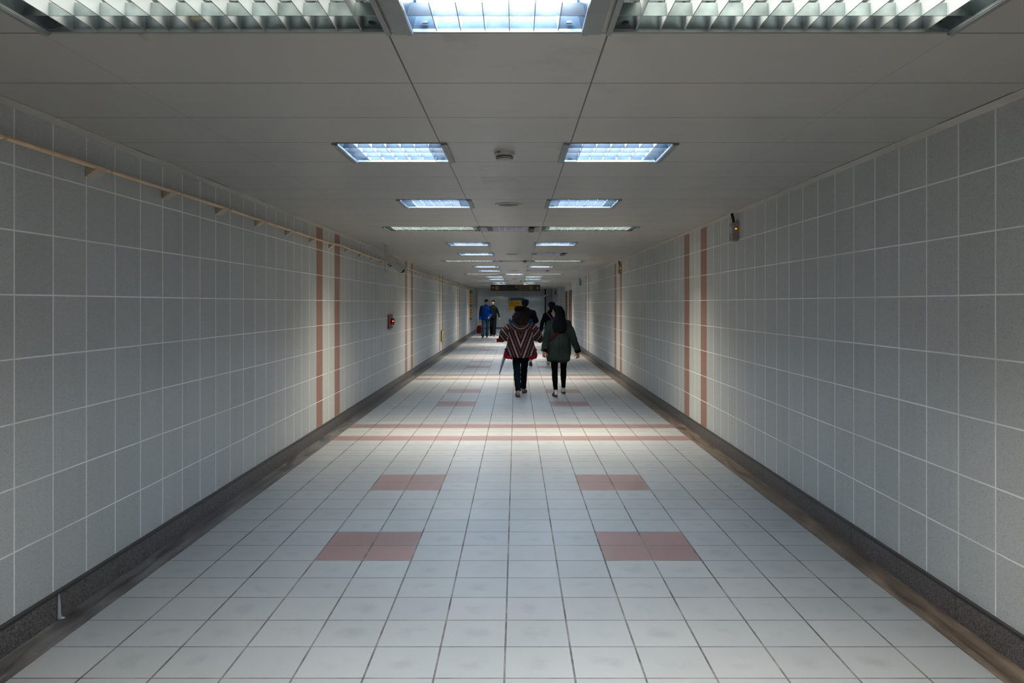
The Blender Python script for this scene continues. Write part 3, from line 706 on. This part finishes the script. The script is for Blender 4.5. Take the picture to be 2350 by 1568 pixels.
def body(root, J, skin, k=1.0, vox=.0065):
    bm = bmesh.new(); hc = Vector(J['head'])
    P = head(bm, hc, J.get('yaw', 0), J.get('hk', 1.0), J.get('pitch', 0))
    nk = Vector(J['neck']); tube(bm, [nk - V(0, 0, .06), nk, hc - V(0, .015, .05)], [.055 * k, .05 * k, .05 * k], n=14)
    sh = [Vector(J['shL']), Vector(J['shR'])]; hp = [Vector(J['hipL']), Vector(J['hipR'])]; mid = (hp[0] + hp[1]) / 2; top = (sh[0] + sh[1]) / 2
    w_ = (sh[1] - sh[0]).length / 2
    tube(bm, [mid - V(0, 0, .06), mid + V(0, 0, .04), mid.lerp(top, .45), mid.lerp(top, .8), top + V(0, 0, .01), nk],
         [(.13 * k, .09 * k), (.135 * k, .095 * k), (.115 * k, .08 * k), (.135 * k, .095 * k), (w_ * .62, .065 * k), (.055 * k, .05 * k)], n=18)
    for a in 'LR':
        s, e, wv = (Vector(J[q + a]) for q in ('sh', 'el', 'wr'))
        tube(bm, [s, s.lerp(e, .4), e, e.lerp(wv, .35), wv], [.040 * k, .042 * k, .035 * k, .036 * k, .024 * k], n=12)
        hd, hn, hs_ = J['hand' + a]; hand(bm, wv, hd, hn, hs_, J.get('handk', 1.0), J.get('curl' + a, .35))
        h, kn, an = (Vector(J[q + a]) for q in ('hip', 'kn', 'an')); f = Vector(J['ft' + a]).normalized()
        tube(bm, [h, h.lerp(kn, .5), kn, kn.lerp(an, .35), an], [.078 * k, .064 * k, .048 * k, .048 * k, .030 * k], n=14)
        tube(bm, [an - V(0, 0, .005), an - V(0, 0, .03) + f * .03, an - V(0, 0, .045) + f * .09], [.026 * k, .022 * k, .018 * k], n=10)
    o = fuse('body', bm, skin, root, vox)
    Rm = Matrix.Rotation(J.get('yaw', 0), 3, 'Z')
    for s in (-1, 1):
        bm = bmesh.new(); ell(bm, P(s * .028, .078, .004), (.011, .008, .006), Rm, 10); mesh_obj('eye', bm, MT['eye'], root, True)
    bm = bmesh.new(); ell(bm, P(0, .092, -.057), (.018, .004, .008), Rm, 10); mesh_obj('lips', bm, MT['lips'], root, True)
    return P
def trousers(root, J, mat, r, flare=0, wr=.006):
    bm = bmesh.new(); hp = (Vector(J['hipL']) + Vector(J['hipR'])) / 2
    tube(bm, [hp + V(0, 0, .12), hp, hp - V(0, 0, .07)], [(r[0] * 1.75, .115), (r[0] * 1.85, .13), (r[0] * 1.6, .11)], n=20)
    for a in 'LR':
        h, kn, an = (Vector(J[q + a]) for q in ('hip', 'kn', 'an')); h = h + V(0, 0, -.02)
        tube(bm, [h, h.lerp(kn, .5), kn, kn.lerp(an, .4), an + V(0, 0, .012)], [r[0], r[0] * .5 + r[1] * .5, r[1], r[1] * .55 + r[2] * .45 + .004, r[2] + flare], n=16, cap=.15)
    return fuse('trousers', bm, mat, root, .007, wr, 14)
def shoe(root, an, f, up, soleM, upM, heelM=None, k=1.0, lift=0.0):
    """shoe with sole; an = ankle, f = forward in plan, lift = heel raised angle"""
    f = Vector((f[0], f[1], 0)).normalized(); sx = Vector((f.y, -f.x, 0))
    M3 = Matrix((sx, f, V(0, 0, 1))).transposed() @ Matrix.Rotation(-lift, 3, 'X')
    an = Vector(an); H = .085 * k
    hc = an - M3 @ V(0, -.01, H)                 # heel centre on the sole plane
    P = lambda x, y, z: hc + M3 @ V(x * k, y * k, z * k)
    bm = bmesh.new()
    tube(bm, [P(0, -.035, .045), P(0, .03, .048), P(0, .09, .040), P(0, .15, .032), P(0, .195, .026)], [(.032, .036), (.035, .042), (.040, .034), (.042, .024), (.032, .016)], xd=sx, n=14, cap=.7)
    tube(bm, [P(0, -.008, .05), P(0, -.008, .095)], [.036, .034], xd=sx, n=14, cap=.2)
    u = fuse('shoe', bm, MT[upM], root, .005)
    bm = bmesh.new(); pts = []
    for t in range(28):
        a = 2 * math.pi * t / 28; yy = .075 + .148 * math.sin(a); ww = .042 if yy > .06 else .036; pts.append((ww * math.cos(a) * (1 if yy < .17 else .9), yy))
    lo = [bm.verts.new(P(x, y, 0)) for x, y in pts]; hi = [bm.verts.new(P(x, y, .024)) for x, y in pts]
    bm.faces.new(lo[::-1]); bm.faces.new(hi)
    for t in range(28): bm.faces.new((lo[t], lo[(t + 1) % 28], hi[(t + 1) % 28], hi[t]))
    mesh_obj('sole', bm, MT[soleM], u)
    if heelM:
        bm = bmesh.new(); tube(bm, [P(0, -.052, .034), P(0, -.050, .065), P(0, -.040, .100)], [(.028, .016), (.030, .016), (.028, .013)], xd=sx, n=12, cap=.4)
        fuse('heel_counter', bm, MT[heelM], u, .004)['label'] = ('white' if heelM == 'shoewhite' else 'tan') + ' heel patch'
    return u
def band(bm, pts, hw, th, up):
    tube(bm, pts, [(hw, th)] * len(pts), xd=up, n=8, cap=0)

# ---- woman in the patterned poncho
def person1():
    rt = thing('person', 'person walking away in a red, white and black patterned knit poncho and black hat', 'person', (.082, 13.45, 0))
    J = dict(head=(0, .01, 1.42), neck=(0, -.01, 1.29), hk=.93, yaw=0, shL=(-.15, 0, 1.21), shR=(.15, 0, 1.21), elL=(-.285, .0, 1.05), elR=(.285, .0, 1.06),
             wrL=(-.245, .19, .96), wrR=(.26, .20, .985), handL=((.45, .5, -.35), (.3, -.3, -.9), (1, 0, .3)), handR=((-.4, .6, -.3), (-.4, 0, -.8), (-.2, 1, .4)), curlL=.75, handk=.9,
             hipL=(-.08, 0, .80), hipR=(.08, 0, .80), knL=(-.065, -.04, .43), knR=(.06, .15, .435), anL=(-.045, -.215, .092), anR=(.05, .30, .085), ftL=(-.05, 1, 0), ftR=(.15, 1, 0))
    body(rt, J, MT['skin'], .88)
    trousers(rt, J, MT['navypants'], (.084, .060, .047))
    shoe(rt, J['anL'], (-.08, 1), 0, 'sole_grey', 'shoeblk', 'shoetan', .95, .06); shoe(rt, J['anR'], (.22, 1), 0, 'sole_grey', 'shoeblk', 'shoetan', .95, .04)
    bm = bmesh.new()
    tube(bm, [(0, 0, .668), (0, 0, .70), (0, 0, .80), (0, 0, .92), (0, 0, 1.04), (0, 0, 1.14), (0, 0, 1.22), (0, .0, 1.275), (0, 0, 1.31)],
         [(.265, .19), (.272, .195), (.256, .18), (.236, .16), (.215, .15), (.20, .14), (.175, .12), (.12, .10), (.07, .07)], n=32, cap=0)
    for s in (-1, 1):
        tube(bm, [(s * .10, 0, 1.225), (s * .19, 0, 1.175), (s * .285, -.005, 1.075), (s * .315, .05, 1.01), (s * .325, .10, .985)], [(.07, .07), (.09, .085), (.088, .085), (.085, .07), (.08, .06)], xd=(0, 1, 0), n=18, cap=.25)
    fuse('poncho', bm, MT['poncho'], rt, .008, .012, 8, .6)
    bm = bmesh.new()
    tube(bm, [(-.182, .03, 1.262), (-.168, -.06, 1.23), (-.10, -.13, 1.18), (0, -.15, 1.16), (.10, -.13, 1.18), (.168, -.06, 1.23), (.182, .03, 1.262)], [(.045, .03), (.052, .034), (.06, .038), (.062, .04), (.06, .038), (.052, .034), (.045, .03)], xd=(0, 0, 1), n=16)
    fuse('hood', bm, MT['hood'], rt, .007, .004, 14)
    bm = bmesh.new()
    tube(bm, [(-.186, .04, 1.302), (-.172, -.05, 1.285), (-.11, -.115, 1.25), (0, -.13, 1.235), (.11, -.115, 1.25), (.172, -.05, 1.285), (.186, .04, 1.302)], [(.034, .024)] * 7, xd=(0, 0, 1), n=14)
    fuse('hood_lining', bm, MT['teal'], rt, .006, .004, 18)['label'] = 'dark teal hood lining'
    rnd = random.Random(4)
    for s in (-1, 1):
        bm = bmesh.new()
        for q in range(26):
            a = -1.0 + 1.7 * q / 25; x, y = s * .268 * math.cos(a), .193 * math.sin(a)
            z = .692 - .02 * min(1, abs(a)) - (.014 if q % 2 else 0)
            ell(bm, (x, y, z), (.015, .015, .026 + .008 * rnd.random()), seg=8)
        for q in range(7): ell(bm, (s * (.278 - .003 * q), -.03 + .01 * rnd.random(), .70 + .018 * q), (.015, .018, .020), seg=8)
        fuse('hem_fringe', bm, MT['fringe'], rt, .006, .01, 60)['label'] = 'red fringe along the hem'
        bm = bmesh.new()
        for q in range(16):
            a = 2 * math.pi * q / 16; ell(bm, (s * .328 + .075 * math.cos(a), .11 + .03 * math.sin(a), .955 - .012 * math.cos(a) * s), (.022, .022, .022 + .008 * rnd.random()), seg=8)
        if s < 0:
            for q in range(5): ell(bm, (-.40 + .014 * q, .06, .97 - .004 * q), (.022, .02, .022), seg=8)
        fuse('cuff_fringe', bm, MT['fringe' if s < 0 else 'fringeb'], rt, .006, .01, 60)['label'] = 'red cuff fringe' if s < 0 else 'dark blue cuff fringe'
    # hair in wavy locks
    bm = bmesh.new(); ell(bm, (0, -.02, 1.42), (.088, .098, .095), seg=20); ell(bm, (0, -.05, 1.33), (.105, .075, .09), seg=20)
    for q in range(26):
        a = math.pi * (1.0 + (q + .5) / 26) + rnd.uniform(-.05, .05); ca, sa = math.cos(a), math.sin(a)
        if q < 2 or q > 23: sa += .35
        fl = 1 + rnd.uniform(-.06, .1); ph = rnd.uniform(0, 6)
        pts = []
        for t in range(9):
            f = t / 8; z = 1.45 - .21 * f - .02 * rnd.random(); rr = .085 + .066 * min(1, f * 1.2) * fl
            pts.append((rr * ca + .010 * math.sin(ph + f * 9), (rr * .85) * sa - .02 + .010 * math.cos(ph + f * 8), z))
        tube(bm, pts, [.022, .024, .025, .025, .025, .024, .021, .017, .011], n=8)
    fuse('hair', bm, MT['brownhair'], rt, .006, .007, 38, .5, 1)['label'] = 'long wavy dark brown hair'
    bm = bmesh.new(); lathe(bm, [(.084, 1.455), (.092, 1.45), (.104, 1.47), (.110, 1.50), (.108, 1.53), (.094, 1.55), (.06, 1.557), (.01, 1.558)], (0, .0, 0), 36); ell(bm, (0, .085, 1.462), (.075, .055, .010), seg=16)
    fuse('hat', bm, MT['hatb'], rt, .006, .006, 14)['label'] = 'black soft peaked cap'
    return rt
P1 = person1()
# folded umbrella in her left hand
um = thing('umbrella', 'folded grey umbrella with green tip held by the person in the poncho', 'umbrella', (.082, 13.45, 0))
A, B = V(-.200, .235, .935), V(-.370, .13, .372); d = (B - A).normalized(); L = (B - A).length
at = lambda t: A + d * (L * t)
bm = bmesh.new(); tube(bm, [at(-.02), at(.1), at(.2), at(.22)], [.011, .012, .012, .008], n=12); mesh_obj('handle', bm, MT['black'], um, True)
bm = bmesh.new(); tube(bm, [at(.2), at(1.0)], [.005, .005], n=10); mesh_obj('shaft', bm, MT['metal'], um, True)
bm = bmesh.new()
prof = [(.22, .016), (.27, .030), (.36, .034), (.55, .029), (.75, .020), (.9, .012), (.93, .009)]
n = 24; rings = []; X = d.orthogonal().normalized(); Yv = d.cross(X)
for t, r in prof:
    rings.append([bm.verts.new(at(t) + (X * math.cos(2 * math.pi * q / n + t * 1.5) + Yv * math.sin(2 * math.pi * q / n + t * 1.5)) * r * (1 if q % 3 else .80)) for q in range(n)])
for r0, r1 in zip(rings, rings[1:]):
    for q in range(n): bm.faces.new((r0[q], r0[(q + 1) % n], r1[(q + 1) % n], r1[q]))
bm.faces.new(rings[0]); bm.faces.new(rings[-1])
mesh_obj('canopy', bm, MT['umb'], um, True)
bm = bmesh.new(); tube(bm, [at(.93), at(.97), at(1.03)], [.010, .009, .005], n=12); mesh_obj('tip', bm, MT['green'], um, True)['label'] = 'green tip'

# ---- woman in the olive parka
def person2():
    rt = thing('person', 'person walking away in a dark olive parka, long straight black hair, head turned left', 'person', (.745, 13.45, 0))
    J = dict(head=(-.036, .02, 1.452), neck=(0, -.005, 1.33), hk=.93, yaw=R(68), shL=(-.155, 0, 1.262), shR=(.155, 0, 1.26), elL=(-.215, -.05, 1.02), elR=(.245, -.01, 1.02),
             wrL=(-.262, -.10, .775), wrR=(.338, .02, .748), handL=((.03, .12, -1), (.5, 1, 0), (1, -.3, 0)), handR=((-.05, .12, -1), (-.5, 1, 0), (-1, -.3, 0)), curlL=.5, curlR=.55, handk=.84,
             hipL=(-.082, 0, .80), hipR=(.086, 0, .80), knL=(-.075, -.05, .43), knR=(.09, .16, .435), anL=(-.066, -.22, .088), anR=(.098, .30, .084), ftL=(-.1, 1, 0), ftR=(.05, 1, 0))
    body(rt, J, MT['skin'], .88)
    bm = bmesh.new(); hp = V(0, 0, .8)
    tube(bm, [hp + V(0, 0, .12), hp, hp - V(0, 0, .07)], [(.145, .11), (.155, .125), (.13, .11)], n=20)
    for a in 'LR':
        h, kn, an = (Vector(J[q + a]) for q in ('hip', 'kn', 'an'))
        tube(bm, [h, h.lerp(kn, .5), kn, kn.lerp(an, .35), an.lerp(kn, .09)], [.078, .068, .052, .052, .035], n=16, cap=.1)
    fuse('leggings', bm, MT['blackpants'], rt, .006, .004, 14)
    shoe(rt, J['anL'], (-.12, 1), 0, 'gum', 'shoeblk', 'shoewhite', .93, .08); shoe(rt, J['anR'], (.05, 1), 0, 'gum', 'shoeblk', 'shoewhite', .93, .02)
    bm = bmesh.new()
    tube(bm, [(0, 0, .59), (0, 0, .62), (0, 0, .72), (.002, 0, .85), (.002, 0, 1.0), (0, 0, 1.14), (0, 0, 1.23), (0, 0, 1.29), (0, 0, 1.345)],
         [(.185, .135), (.203, .155), (.208, .16), (.206, .155), (.198, .148), (.188, .14), (.165, .125), (.12, .10), (.07, .075)], n=32, cap=.12)
    for s, e, wv in (('shL', 'elL', 'wrL'), ('shR', 'elR', 'wrR')):
        a, b, c = Vector(J[s]), Vector(J[e]), Vector(J[wv])
        tube(bm, [V(a.x * .4, 0, a.z + .03), a + V(0, 0, -.008), a.lerp(b, .45), b, b.lerp(c, .5), b.lerp(c, .95)], [.05, .064, .066, .061, .057, .050], n=16, cap=.3)
    fuse('parka', bm, MT['olive'], rt, .007, .016, 11, .7)
    for e, wv in (('elL', 'wrL'), ('elR', 'wrR')):
        b, c = Vector(J[e]), Vector(J[wv]); bm = bmesh.new(); tube(bm, [b.lerp(c, .84), b.lerp(c, .98)], [.056, .053], n=16, cap=.25)
        fuse('cuff', bm, MT['cuffblack'], rt, .005, .003, 50)['label'] = 'black turned-up cuff'
    bm = bmesh.new(); band(bm, [(.0, -.160, 1.13), (-.04, -.162, 1.09), (-.08, -.156, 1.045), (-.13, -.134, .985), (-.175, -.09, .94), (-.207, -.03, .90)], .020, .005, (.7, 0, -.7))
    mesh_obj('strap', bm, MT['redstrap'], rt, True)['label'] = 'red shoulder strap'
    bm = bmesh.new(); box(bm, -.0015, -.1655, .66, .0015, -.160, 1.0); mesh_obj('back_seam', bm, MT['cuffblack'], rt)
    bm = bmesh.new()
    ell(bm, (-.002, -.01, 1.477), (.086, .096, .086), seg=22); ell(bm, (-.038, .012, 1.512), (.074, .084, .056), seg=18)
    tube(bm, [(.014, -.025, 1.47), (.020, -.05, 1.40), (.012, -.075, 1.32), (.006, -.105, 1.24), (.004, -.13, 1.17), (.004, -.14, 1.115), (.004, -.14, 1.09)],
         [(.082, .085), (.090, .075), (.106, .068), (.126, .06), (.126, .048), (.105, .036), (.07, .022)], n=28, cap=.4)
    for q in range(14): x = -.10 + .205 * q / 13; tube(bm, [(x * .9, -.13, 1.25), (x, -.155, 1.15), (x * .93, -.158, 1.095 + .03 * abs(x) / .1)], [.014, .013, .006], n=8)
    fuse('hair', bm, MT['blackhair'], rt, .006, .004, 30, .15, 1)['label'] = 'long straight black hair'
    return rt
person2()

def cap_hat(rt, c, k, mat, bill=1, lab=None):
    bm = bmesh.new(); x, y, z = c
    ell(bm, (x, y - .014, z + .008), (.096 * k, .108 * k, .098 * k), seg=20); lathe(bm, [(.080 * k, -.06), (.092 * k, -.03), (.098 * k, .01), (.098 * k, .045), (.086 * k, .075), (.05 * k, .09), (.006, .094)], c, 28)
    ell(bm, (x, y + bill * .11 * k, z - .005), (.07 * k, .06 * k, .009), seg=14)
    o = fuse('cap', bm, MT[mat], rt, .007, .006, 16)
    if lab: o['label'] = lab
def basic_hair(rt, c, k, mat='blackhair', long=0, face=1, yaw=0):
    bm = bmesh.new(); x, y, z = c; ell(bm, (x, y - .014, z + .043), (.086 * k, .098 * k, .082 * k), seg=20)
    ell(bm, (x, y - .040, z - .01 - long * .5), (.080 * k, .066 * k, .075 * k + long), seg=18)
    if face:
        ell(bm, (x, y + .050 * k, z + .066 * k), (.066 * k, .042 * k, .032 * k), seg=16)
        for q in range(7): xx = (-.051 + .017 * q) * k; ell(bm, (x + xx, y + .078 * k - abs(xx) * .25, z + .054 * k + (q % 2) * .006), (.013, .012, .018), seg=8)
        for s in (-1, 1): ell(bm, (x + s * .079 * k, y - .002, z + .028 * k), (.012, .026, .030), seg=10)
    return fuse('hair', bm, MT[mat], rt, .006, .004, 34, .5, 1)
def jacket(rt, J, mat, rings, sl, name='jacket', wr=.010, vox=.009):
    bm = bmesh.new(); tube(bm, [(x, y, z) for x, y, z, a, b in rings], [(a, b) for x, y, z, a, b in rings], n=28, cap=.12)
    for a in 'LR':
        s, e, wv = (Vector(J[q + a]) for q in ('sh', 'el', 'wr')); s0 = V(s.x * .45, s.y, s.z + .015); tube(bm, [s0, s + (e - s) * .03 + V(0, 0, -.012), s.lerp(e, .5), e, e.lerp(wv, .5), e.lerp(wv, .94)], [sl[0] * .8] + list(sl), n=16, cap=.3)
    return fuse(name, bm, mat, rt, vox, wr, 9, .8)

# ---- man in black coat ahead
rt = thing('person', 'person in black coat and dark flat cap walking away ahead of the poncho wearer', 'person', (.255, 19.95, 0))
J = dict(head=(-.015, .03, 1.585), neck=(0, 0, 1.47), yaw=R(-12), shL=(-.185, 0, 1.385), shR=(.185, 0, 1.385), elL=(-.255, .03, 1.14), elR=(.262, .03, 1.15), wrL=(-.16, .25, 1.10), wrR=(.17, .25, 1.11),
         handL=((.4, .8, .1), (0, -.4, 1), (1, 0, 0)), handR=((-.4, .8, .1), (0, -.4, 1), (-1, 0, 0)), curlL=.6, curlR=.6, hipL=(-.09, 0, .90), hipR=(.09, 0, .90), knL=(-.085, .20, .50), knR=(.10, .02, .48), anL=(-.08, .36, .09), anR=(.115, -.26, .165), ftL=(0, 1, 0), ftR=(.1, 1, -.3))
body(rt, J, MT['skind'], 1.0, .008)
trousers(rt, J, MT['jeans'], (.09, .068, .056), .006)
shoe(rt, J['anL'], (-.05, 1), 0, 'gum', 'shoeblk', None, 1.0); shoe(rt, J['anR'], (.12, 1), 0, 'gum', 'shoetan', None, 1.0, .45)
jacket(rt, J, MT['blackcoat'], [(0, 0, .82, .215, .15), (0, 0, .95, .212, .15), (0, 0, 1.1, .205, .145), (0, 0, 1.28, .215, .15), (0, 0, 1.38, .195, .13), (0, 0, 1.45, .11, .09), (0, 0, 1.50, .072, .07)], [.078, .074, .070, .062, .054], 'coat')
basic_hair(rt, (-.015, .03, 1.60), .95, face=0)
cap_hat(rt, (-.015, .03, 1.622), .95, 'cap', 1, 'dark blue-black cap')

# ---- person with cross strap ahead of the parka
rt = thing('person', 'person in black with dark cap and blue-grey cross strap, walking ahead of the olive parka', 'person', (.92, 20.3, 0))
J = dict(head=(.02, .03, 1.515), neck=(.01, 0, 1.41), hk=.95, yaw=R(20), shL=(-.145, 0, 1.325), shR=(.175, 0, 1.33), elL=(-.235, -.06, 1.085), elR=(.24, .03, 1.09), wrL=(-.272, .0, .87), wrR=(.22, .18, .95),
         handL=((-.05, .2, -1), (1, 0, 0), (0, 1, 0)), handR=((0, .8, -.3), (-1, 0, 0), (0, 0, 1)), curlL=.5, hipL=(-.085, 0, .86), hipR=(.085, 0, .86), knL=(-.085, 0, .46), knR=(.085, .2, .48), anL=(-.08, -.26, .15), anR=(.085, .34, .088), ftL=(0, 1, -.3), ftR=(0, 1, 0))
body(rt, J, MT['skind'], .92, .008)
trousers(rt, J, MT['blackpants'], (.084, .062, .048))
shoe(rt, J['anL'], (-.05, 1), 0, 'solewhite', 'shoeblk', None, .95, .3); shoe(rt, J['anR'], (0, 1), 0, 'solewhite', 'shoeblk', None, .95)
jacket(rt, J, MT['blackcoat'], [(.01, 0, .84, .165, .12), (.01, 0, 1.0, .155, .115), (.01, 0, 1.2, .17, .12), (.01, 0, 1.30, .165, .115), (.01, 0, 1.37, .11, .09), (.01, 0, 1.43, .068, .065)], [.062, .058, .054, .048, .040], 'jacket', .007)
bm = bmesh.new(); hand(bm, J['wrL'], *J['handL'], k=1.06, curl=.5); fuse('glove', bm, MT['blackcoat'], rt, .006)['label'] = 'black glove'
bm = bmesh.new(); band(bm, [(-.115, -.03, 1.375), (-.10, -.10, 1.345), (-.02, -.132, 1.24), (.08, -.128, 1.10), (.15, -.09, 1.0)], .012, .004, (.6, 0, .7)); mesh_obj('strap', bm, MT['greystrap'], rt, True)['label'] = 'blue-grey cross strap'
basic_hair(rt, (.02, .03, 1.53), .92, face=0, long=.03)
cap_hat(rt, (.02, .03, 1.552), .93, 'cap', 1, 'dark cap')

# ---- two boys coming towards the viewer
rt = thing('person', 'person in bright blue jacket walking towards the viewer at the far left', 'person', (-1.42, 36.3, 0), math.pi)
J = dict(head=(-.03, .0, 1.672), neck=(-.02, -.02, 1.54), yaw=R(0), shL=(-.205, 0, 1.43), shR=(.18, 0, 1.43), elL=(-.29, .03, 1.16), elR=(.235, .0, 1.13), wrL=(-.19, .24, 1.0), wrR=(.262, .03, .86),
         handL=((.3, .6, -.5), (.3, -.3, -.8), (1, 0, .3)), handR=((0, .03, -1), (-1, 0, 0), (0, 1, 0)), curlL=.5, curlR=.9, hipL=(-.09, 0, .93), hipR=(.09, 0, .93), knL=(-.075, .0, .50), knR=(.11, .12, .51), anL=(-.055, -.20, .10), anR=(.12, .26, .088), ftL=(0, 1, 0), ftR=(.1, 1, 0))
body(rt, J, MT['skind'], 1.0, .008)
trousers(rt, J, MT['tealpants'], (.098, .08, .07), .012, .010)
shoe(rt, J['anL'], (0, 1), 0, 'solewhite', 'shoeblk', None, 1.05); shoe(rt, J['anR'], (.1, 1), 0, 'solewhite', 'shoeblk', None, 1.05)
jacket(rt, J, MT['blue'], [(-.01, 0, .84, .21, .15), (-.01, 0, .95, .212, .152), (-.01, 0, 1.15, .205, .145), (-.01, 0, 1.32, .215, .145), (-.01, 0, 1.42, .195, .125), (-.01, 0, 1.49, .12, .095), (-.01, 0, 1.56, .08, .078)], [.074, .07, .066, .062, .054])
for a in 'LR':
    s, e, wv = (Vector(J[q + a]) for q in ('sh', 'el', 'wr'))
    bm = bmesh.new(); tube(bm, [s + V(.055 if a == 'L' else -.055, 0, .045), s + V(0, 0, .012), s.lerp(e, .5), e, e.lerp(wv, .3)], [.066, .088, .083, .077, .072], n=16, cap=.2); fuse('shoulder_panel', bm, MT['darkteal'], rt, .008, .006, 10)['label'] = 'dark teal shoulder and sleeve'
    bm = bmesh.new(); tube(bm, [e.lerp(wv, .55), e.lerp(wv, .95)], [.068, .060], n=16, cap=.2); fuse('cuff', bm, MT['bluebright'], rt, .008)['label'] = 'bright blue cuff'
bm = bmesh.new(); box(bm, -.014, .13, .86, -.008, .152, 1.42); mesh_obj('zip', bm, MT['darkteal'], rt)
basic_hair(rt, (-.03, .0, 1.69), 1.0)
bg = thing('shopping_bag', 'dark red shopping bag with gold ribbon carried by the person in blue', 'bag', (-1.73, 36.27, .19))
bm = bmesh.new()
tube(bm, [(0, 0, .012), (0, 0, .06), (0, 0, .22), (0, 0, .36), (.0, 0, .40)], [(.085, .05), (.10, .058), (.102, .05), (.092, .03), (.084, .02)], n=20, cap=.1); fuse('pouch', bm, MT['red'], bg, .006, .008, 12)
for s in (-1, 1):
    bm = bmesh.new(); pts = [(-.055, s * .018, .39), (-.035, s * .014, .50), (.0, s * .008, .60), (.03, s * .006, .615), (.045, s * .012, .52), (.055, s * .018, .39)]
    tube(bm, pts, [.006] * 6, n=8); mesh_obj('handle', bm, MT['red'], bg, True)
bm = bmesh.new(); tube(bm, [(-.095, -.05, .35), (-.03, -.055, .40), (.02, -.05, .44), (.06, -.035, .42)], [(.014, .006)] * 4, xd=(0, 0, 1), n=8); tube(bm, [(-.01, -.055, .47), (0, -.055, .41), (.02, -.052, .36)], [.008] * 3, n=8); fuse('ribbon', bm, MT['gold'], bg, .005)['label'] = 'gold ribbon'

rt = thing('person', 'person in dark jacket with grey sleeve stripe, beside the one in blue, walking closer', 'person', (-1.13, 38.3, 0), math.pi)
J = dict(head=(.0, .0, 1.655), neck=(0, -.02, 1.53), yaw=R(0), shL=(-.18, 0, 1.42), shR=(.18, 0, 1.42), elL=(-.262, -.02, 1.15), elR=(.25, .02, 1.15), wrL=(-.325, .03, .92), wrR=(.27, .12, .93),
         handL=((-.1, .1, -1), (1, 0, 0), (0, 1, 0)), handR=((0, .3, -1), (-1, 0, 0), (0, 1, 0)), hipL=(-.09, 0, .92), hipR=(.09, 0, .92), knL=(-.08, .12, .50), knR=(.08, .02, .50), anL=(-.05, .26, .088), anR=(.075, -.16, .10), ftL=(0, 1, 0), ftR=(.2, 1, 0))
body(rt, J, MT['skind'], 1.0, .008)
trousers(rt, J, MT['darkpants'], (.095, .085, .08), .012, .008)
shoe(rt, J['anL'], (0, 1), 0, 'shoeblk', 'shoeblk', None, 1.05); shoe(rt, J['anR'], (.3, 1), 0, 'shoeblk', 'shoeblk', None, 1.05)
jacket(rt, J, MT['darkjacket'], [(0, 0, .90, .19, .14), (0, 0, 1.0, .192, .14), (0, 0, 1.2, .19, .135), (0, 0, 1.34, .20, .135), (0, 0, 1.42, .18, .12), (0, 0, 1.48, .11, .09), (0, 0, 1.545, .078, .076)], [.068, .064, .060, .054, .048])
for a in 'LR':
    s, e, wv = (Vector(J[q + a]) for q in ('sh', 'el', 'wr')); o_ = -.062 if a == 'L' else .062
    bm = bmesh.new(); tube(bm, [s + V(o_ * .2, .03, .045), s + V(o_ * .75, .035, 0), s.lerp(e, .5) + V(o_ * .68, .035, 0), e + V(o_ * .6, .035, 0), e.lerp(wv, .8) + V(o_ * .5, .03, 0)], [(.02, .012)] * 5, n=8); mesh_obj('sleeve_stripe', bm, MT['sleevestripe'], rt, True)['label'] = 'grey-blue sleeve stripe'
basic_hair(rt, (.0, .0, 1.675), 1.0)
